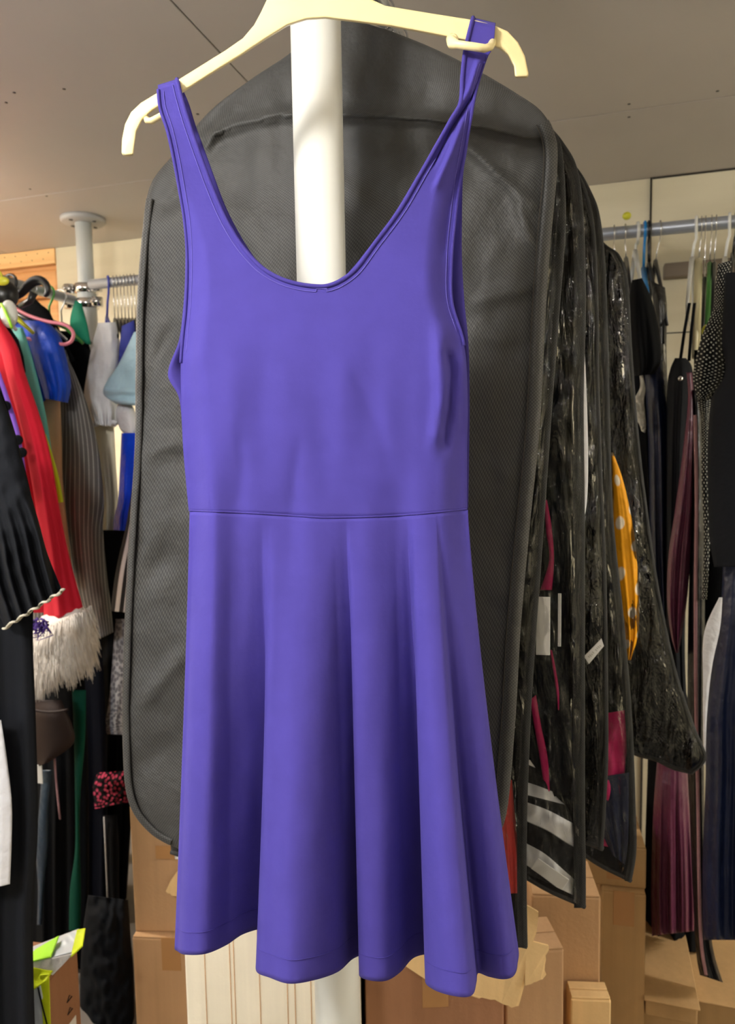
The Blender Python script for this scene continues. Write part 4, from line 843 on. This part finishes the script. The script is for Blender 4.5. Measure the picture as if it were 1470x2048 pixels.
# left rail hangers
RLU = lu
def rlpt(px):
    r = RAY(px, 580); s_ = RLU/r.dot(UD); p = r*s_; return Vector((p.x, p.y, zr2))
def lhanger(v, label, m, thick=.004, py=0, arms=True, hook_r=.024, drop=.09):
    ar = .2 if v < 1.7 else .13
    c = RM_(RLU, v, zr2); n_ = c-Z3*drop; t = thing('coat_hanger', label, 'coat hanger', n_, 'hangers on the left rail')
    g = G(); g.tube([n_, c-Z3*.045, c+UD*.016-Z3*.02]+arc(c, UD, Z3, hook_r, -.6, PI+.3, 14), thick, 10); g.done('hook', m, t)
    g = G(); g.tube([n_-UD*ar-Z3*.085, n_-UD*ar*.5-Z3*.03, n_, n_+UD*ar*.5-Z3*.03, n_+UD*ar-Z3*.085], [thick*1.4, thick*2, thick*2.2, thick*2, thick*1.4], 10); g.done('arms', m, t); return t
lhanger(1.50, 'thick black plastic hanger nearest the camera on the left rail', M['blk'], .007)
lhanger(1.60, 'thick black plastic hanger second on the left rail', M['blk'], .007)
lhanger(1.80, 'white plastic hanger on the left rail', M['whitep'])
lhanger(1.87, 'lime green hanger on the left rail', M['yelp'])
lhanger(1.93, 'black plastic hanger above the royal blue dress', M['blk'], .005)
lhanger(2.02, 'silver hanger above the pinstripe jacket', M['metal'], .003)
lhanger(2.10, 'green hanger close to the rack pole', M['greenp'], .004)
lhanger(2.16, 'thin silver hanger closest to the rack pole on the left rail', M['metal'], .0025)
ph = thing('coat_hanger', 'pink tubular plastic hanger end poking out over the royal blue dress', 'coat hanger', U(100, 640, 1.90, 17), 'hangers on the left rail')
q = [(20,610),(55,630),(95,643),(125,648),(140,656),(147,668),(143,682),(132,688),(122,688),(80,682),(20,670)]
g = G(); g.tube([U(*cr(q, i/60), 1.90, 17) for i in range(61)], .0055, 10); g.done('tube', M['pinkp'], ph)
# big black clip hanger over the rail at the upper left
bh = thing('coat_hanger', 'chunky dark grey hanger head hooked over the left rail', 'coat hanger', U(70, 590, 1.72, 17), 'hangers on the left rail')
q = [(18,600),(40,588),(58,570),(70,562),(84,562),(94,572),(95,585),(90,590)]
g = G(); g.tube([U(*cr(q, i/40), 1.86, 17) for i in range(41)], [.010+.006*math.sin(PI*i/40) for i in range(41)], 12, flat=.7); g.done('hook', M['blk'], bh)
g = G(); g.tube([U(*p, 1.86, 17) for p in ((68,585),(60,602),(40,612))], [.012,.011,.008], 10); g.done('neck', M['blk'], bh)
kn = thing('helmet_bag', 'black rounded item with a yellow patch at the upper left edge', 'accessory', U(10, 610, 1.75, 17))
g = G(); g.ball(U(4, 590, 1.78, 17), .052, 12, (.9,.7,.9)); g.done('body', M['blk'], kn)
g = G(); g.ball(U(4, 562, 1.73, 17), .016, 8, (1.3,.5,.8)); g.done('yellow_patch', M['yelp'], kn)
sh = thing('shoe', 'lime and white rounded shoe-like item hanging at the upper left', 'accessory', U(15, 660, 1.7, 17))
g = G(); g.ball(U(18, 628, 1.72, 17), .03, 12, (.8,.6,1.3)); g.done('body', M['whitep'], sh)
g = G(); g.tube([U(x, y, 1.69, 17) for x, y in ((2,608),(10,622),(18,640),(24,656))], .007, 8, flat=.5); g.done('lime_band', M['hiv'], sh)
# ------------------------------------------------------------------ cardboard boxes
def carton(name, pxl, pxr, py, d, yaw, dep, z0, m, label, flaps=True, tape=True, group='cardboard boxes', ztop=None, tapes=()):
    a = U(pxl, py, d); b = U(pxr, py, d)
    zt = (a.z+b.z)/2 if ztop is None else ztop
    yr = math.radians(yaw); X = Vector((math.cos(yr), math.sin(yr), 0)); Y = Vector((-math.sin(yr), math.cos(yr), 0))
    w = (b-a).length; c = Vector(((a.x+b.x)/2, (a.y+b.y)/2, 0)) + Y*dep/2; h = zt-z0
    t = thing(name, label, 'box', c+Z3*z0, group)
    g = G(); g.box(c+Z3*(z0+h/2-.002), (w, dep, h-.004), (X, Y, Z3)); g.done('body', m, t, smooth=False, mods=[('bevel', .004, 2)])
    for sg in (-1, 1):
        g = G(); g.box(c+Y*(sg*dep/4)+Z3*(zt-.002), (w-.004, dep/2-.003, .004), (X, Y, Z3)); g.done('flap', m, t, smooth=False, mods=[('bevel', .001, 1)])
    g = G(); g.box(c+Z3*(zt+.0004), (w-.002, .05, .0012), (X, Y, Z3))
    if tape:
        g.done('tape', M['tape'], t, smooth=False); g = G(); g.box(c-Y*(dep/2+.0008)+Z3*(zt-.045), (.05, .0012, .09), (X, Y, Z3)); g.done('tape', M['tape'], t, smooth=False)
    return t, c, X, Y, zt, w
r = carton('cardboard_box', 252, 420, 1600, 1.95, -14, .36, 0, M['card'], 'x')
bpy.data.objects.remove  # (first box is rebuilt below as a stack)
def kill(t):
    for o in list(t.children_recursive): bpy.data.objects.remove(o)
    bpy.data.objects.remove(t)
kill(r[0])
zA = U(300, 1876, 1.78).z; zB = U(300, 1612, 1.80).z
carton('cardboard_box', 262, 420, 1876, 1.78, -4, .34, 0, M['card'], 'brown cardboard box at the foot of the left stack', ztop=zA)
t_, c_, X_, Y_, zt_, w_ = carton('cardboard_box', 256, 420, 1612, 1.80, -4, .34, zA, M['card'], 'brown cardboard box on top of the left stack behind the charcoal bag foot', ztop=zB)
for px, py, w1, h1, m1, nm_ in ((330,1705,.05,.035,'tape','tape'), (355,1712,.022,.016,'paper','paper_label')):
    p = U(px, py, 1.796); g = G(); g.box(p, (w1, .0012, h1), (X_, Y_, Z3)); g.done(nm_, M[m1], t_, smooth=False)
p = U(345, 1930, 1.775); 
w0 = carton('cardboard_box', 364, 716, 1800, 1.22, 0, .32, 0, M['cardp'], 'pale white-faced cardboard box with vertical creases under the dress hem')
for px in (412, 462, 470, 520, 575, 590, 622):
    p0 = U(px, 1990, 1.2195); g = G(); g.tube([Vector((p0.x, 1.2195, w0[4]-.01)), Vector((p0.x, 1.2195, .01))], .0009, 6); g.done('crease', M['cardk'], w0[0])

w1 = carton('cardboard_box', 730, 1010, 1925, 1.30, 3, .34, 0, M['card2'], 'red-brown cardboard box with a torn front flap beside the white pole')
def tornflap(pts, d, m, parent, name='torn_flap', bend=.03, th=.004):
    n = len(pts); V = [U(x, y, d-bend*k) for x, y, k in pts]; V2 = [v+Vector((0, th, 0)) for v in V]
    F = [list(range(n)), list(range(2*n-1, n-1, -1))]+[(i, (i+1) % n, n+(i+1) % n, n+i) for i in range(n)]
    return mk(name, V+V2, F, m, parent, smooth=False)
rag = lambda a, b, n, k, amp: [(a[0]+(b[0]-a[0])*i/n+random.uniform(-amp, amp), a[1]+(b[1]-a[1])*i/n+random.uniform(-amp, amp), k) for i in range(n+1)]
tornflap([(800,1925,0),(1030,1830,0),(1052,1810,.2)]+rag((1078,1826), (1040,2010), 14, .4, 3)+rag((1032,2014), (960,1996), 10, .5, 4)+[(860,1965,.3)], 1.27, M['cardt'], w1[0])
tornflap([(1052,1880,0)]+rag((1096,1890), (1090,1950), 6, .2, 3)+rag((1085,1958), (1052,1972), 6, .3, 3), 1.26, M['cardt'], w1[0])
tornflap([(372,1734,0),(352,1746,0),(340,1764,.1)]+rag((330,1782), (345,1792), 5, .3, 1.5)+[(380,1796,0)], 1.79, M['cardt'], t_)
zc = U(1245, 1783, 1.72).z
carton('cardboard_box', 1206, 1290, 1783, 1.72, -12, .36, 0, M['cardo'], 'tall brown cardboard box at the foot of the right stack', ztop=zc)
carton('cardboard_box', 1180, 1290, 1690, 1.74, -12, .34, zc, M['cardo'], 'brown cardboard box on top of the right stack behind the pointed bag')
carton('cardboard_box', 1064, 1200, 1790, 1.50, -6, .14, 0, M['card'], 'brown cardboard box between the torn box and the right stack', tape=False)
carton('cardboard_box', 1010, 1130, 1900, 1.36, 5, .1, 0, M['cardk'], 'narrow brown cardboard box right behind the torn flap', tape=False)
t9 = carton('cardboard_box', 1142, 1222, 1996, 1.44, -4, .05, 0, M['cardt'], 'low pale cardboard piece with ripped corrugated edge in front of the right stack', tape=False)
def lowbox(pxl, pxr, py, z, h, dep, yaw, m, label):
    a = HZ(pxl, py, z); b = HZ(pxr, py, z); yr = math.radians(yaw); X = Vector((math.cos(yr), math.sin(yr), 0)); Y = Vector((-math.sin(yr), math.cos(yr), 0))
    w = (b-a).length; c = Vector(((a.x+b.x)/2, (a.y+b.y)/2, 0))+Y*dep/2
    t = thing('cardboard_box', label, 'box', c+Z3*(z-h), 'cardboard boxes')
    g = G(); g.box(c+Z3*(z-h/2-.002), (w, dep, h-.004), (X, Y, Z3)); g.done('body', m, t, smooth=False, mods=[('bevel', .004, 2)])
    g = G(); g.box(c-Y*.01+Z3*(z-.003), (w+.008, dep+.01, .005), (X, Y, Z3)); g.done('lid', m, t, smooth=False, mods=[('bevel', .0015, 1)])
    return t
lowbox(1292, 1620, 2004, .16, .16, .55, -17, M['cardo'], 'low flat cardboard box on the floor under the long skirts at the right')
lowbox(1294, 1392, 2000, .22, .055, .40, -17, M['cardo'], 'flat cardboard carton lying on the low box at the right')
# box with hi-vis vest at the lower left
a = U(100, 1910, 1.62, 17)
zb = U(130, 1905, 1.66).z
zb = U(98, 1958, 1.5).z
hb = carton('cardboard_box', -80, 98, 1958, 1.5, -10, .125, 0, M['card2'], 'brown cardboard box with printed marks under the fluorescent vest', tape=False, ztop=zb)
X_, Y_ = hb[2], hb[3]; fc = hb[1]+X_*(hb[5]/2+.001)
for k in range(2):
    c0 = fc + Y_*(.02)+Z3*(zb-.10-k*.03); g = G(); g.tube([c0-Y_*.01, c0+Z3*.01, c0+Y_*.01, c0-Y_*.01], .0012, 6); g.done('printed_mark', M['leather'], hb[0])
c0 = fc+Y_*.01+Z3*(zb-.17); g = G(); g.box(c0, (.001, .06, .03), (X_, Y_, Z3)); g.done('paper_label', M['paper'], hb[0], smooth=False)
hv = thing('safety_vest', 'fluorescent yellow and silver safety vest draped over a box at the lower left', 'vest', U(110, 1950, 1.6, 0))
def quadsheet(name, c4, d4, m, parent, n=14, amp=.008, seed=0):
    V = []; F = []
    for i in range(n+1):
        for j in range(n+1):
            s_, t_ = i/n, j/n; x = (c4[0][0]*(1-s_)+c4[1][0]*s_)*(1-t_)+(c4[3][0]*(1-s_)+c4[2][0]*s_)*t_; y = (c4[0][1]*(1-s_)+c4[1][1]*s_)*(1-t_)+(c4[3][1]*(1-s_)+c4[2][1]*s_)*t_
            d = (d4[0]*(1-s_)+d4[1]*s_)*(1-t_)+(d4[3]*(1-s_)+d4[2]*s_)*t_; V.append(U(x, y, d+amp*nz(x/18, y/18, seed)))
    for i in range(n):
        for j in range(n): F.append((i*(n+1)+j, (i+1)*(n+1)+j, (i+1)*(n+1)+j+1, i*(n+1)+j+1))
    return mk(name, V, F, m, parent, mods=[('solid', .0025)])
quadsheet('reflective_panel', [(60,1896),(158,1858),(156,1902),(60,1928)], [1.575,1.575,1.515,1.495], M['silver'], hv, seed=1)
quadsheet('fluorescent_panel', [(60,1906),(118,1872),(102,1914),(60,1924)], [1.555,1.555,1.500,1.485], M['hiv'], hv, seed=2, amp=.003)
quadsheet('fluorescent_band', [(154,1860),(171,1857),(165,1892),(142,1914)], [1.560,1.565,1.505,1.500], M['yel'], hv, seed=3, amp=.003)
quadsheet('fluorescent_side', [(60,1934),(106,1942),(92,1962),(60,1985)], [1.485,1.485,1.465,1.465], M['yel'], hv, seed=4, amp=.003)
quadsheet('white_lining', [(60,1926),(148,1906),(106,1950),(60,1938)], [1.495,1.505,1.487,1.487], M['whitec'], hv, seed=5, amp=.003)
quadsheet('fluorescent_strip', [(80,1950),(98,1948),(102,2070),(88,2070)], [1.475,1.475,1.455,1.455], M['yel'], hv, seed=6, amp=.003)
quadsheet('grey_side', [(62,1975),(80,1965),(98,2070),(56,2070)], [1.475,1.470,1.460,1.460], M['silver'], hv, seed=7, amp=.003)
g = G(); g.tube([U(x, y, 1.452) for x, y in ((76,1975),(84,2010),(94,2048),(98,2075))], .003, 6, flat=.5); g.done('black_piping', M['black'], hv)
# ------------------------------------------------------------------ render look
w = bpy.data.worlds.new('world'); sc.world = w; w.use_nodes = True
w.node_tree.nodes['Background'].inputs[0].default_value = (.5, .55, .6, 1); w.node_tree.nodes['Background'].inputs[1].default_value = .2
sc.view_settings.view_transform = 'Standard'; sc.view_settings.look = 'None'; sc.view_settings.exposure = 0.0; sc.view_settings.gamma = 1; sc.view_settings.use_curve_mapping = False
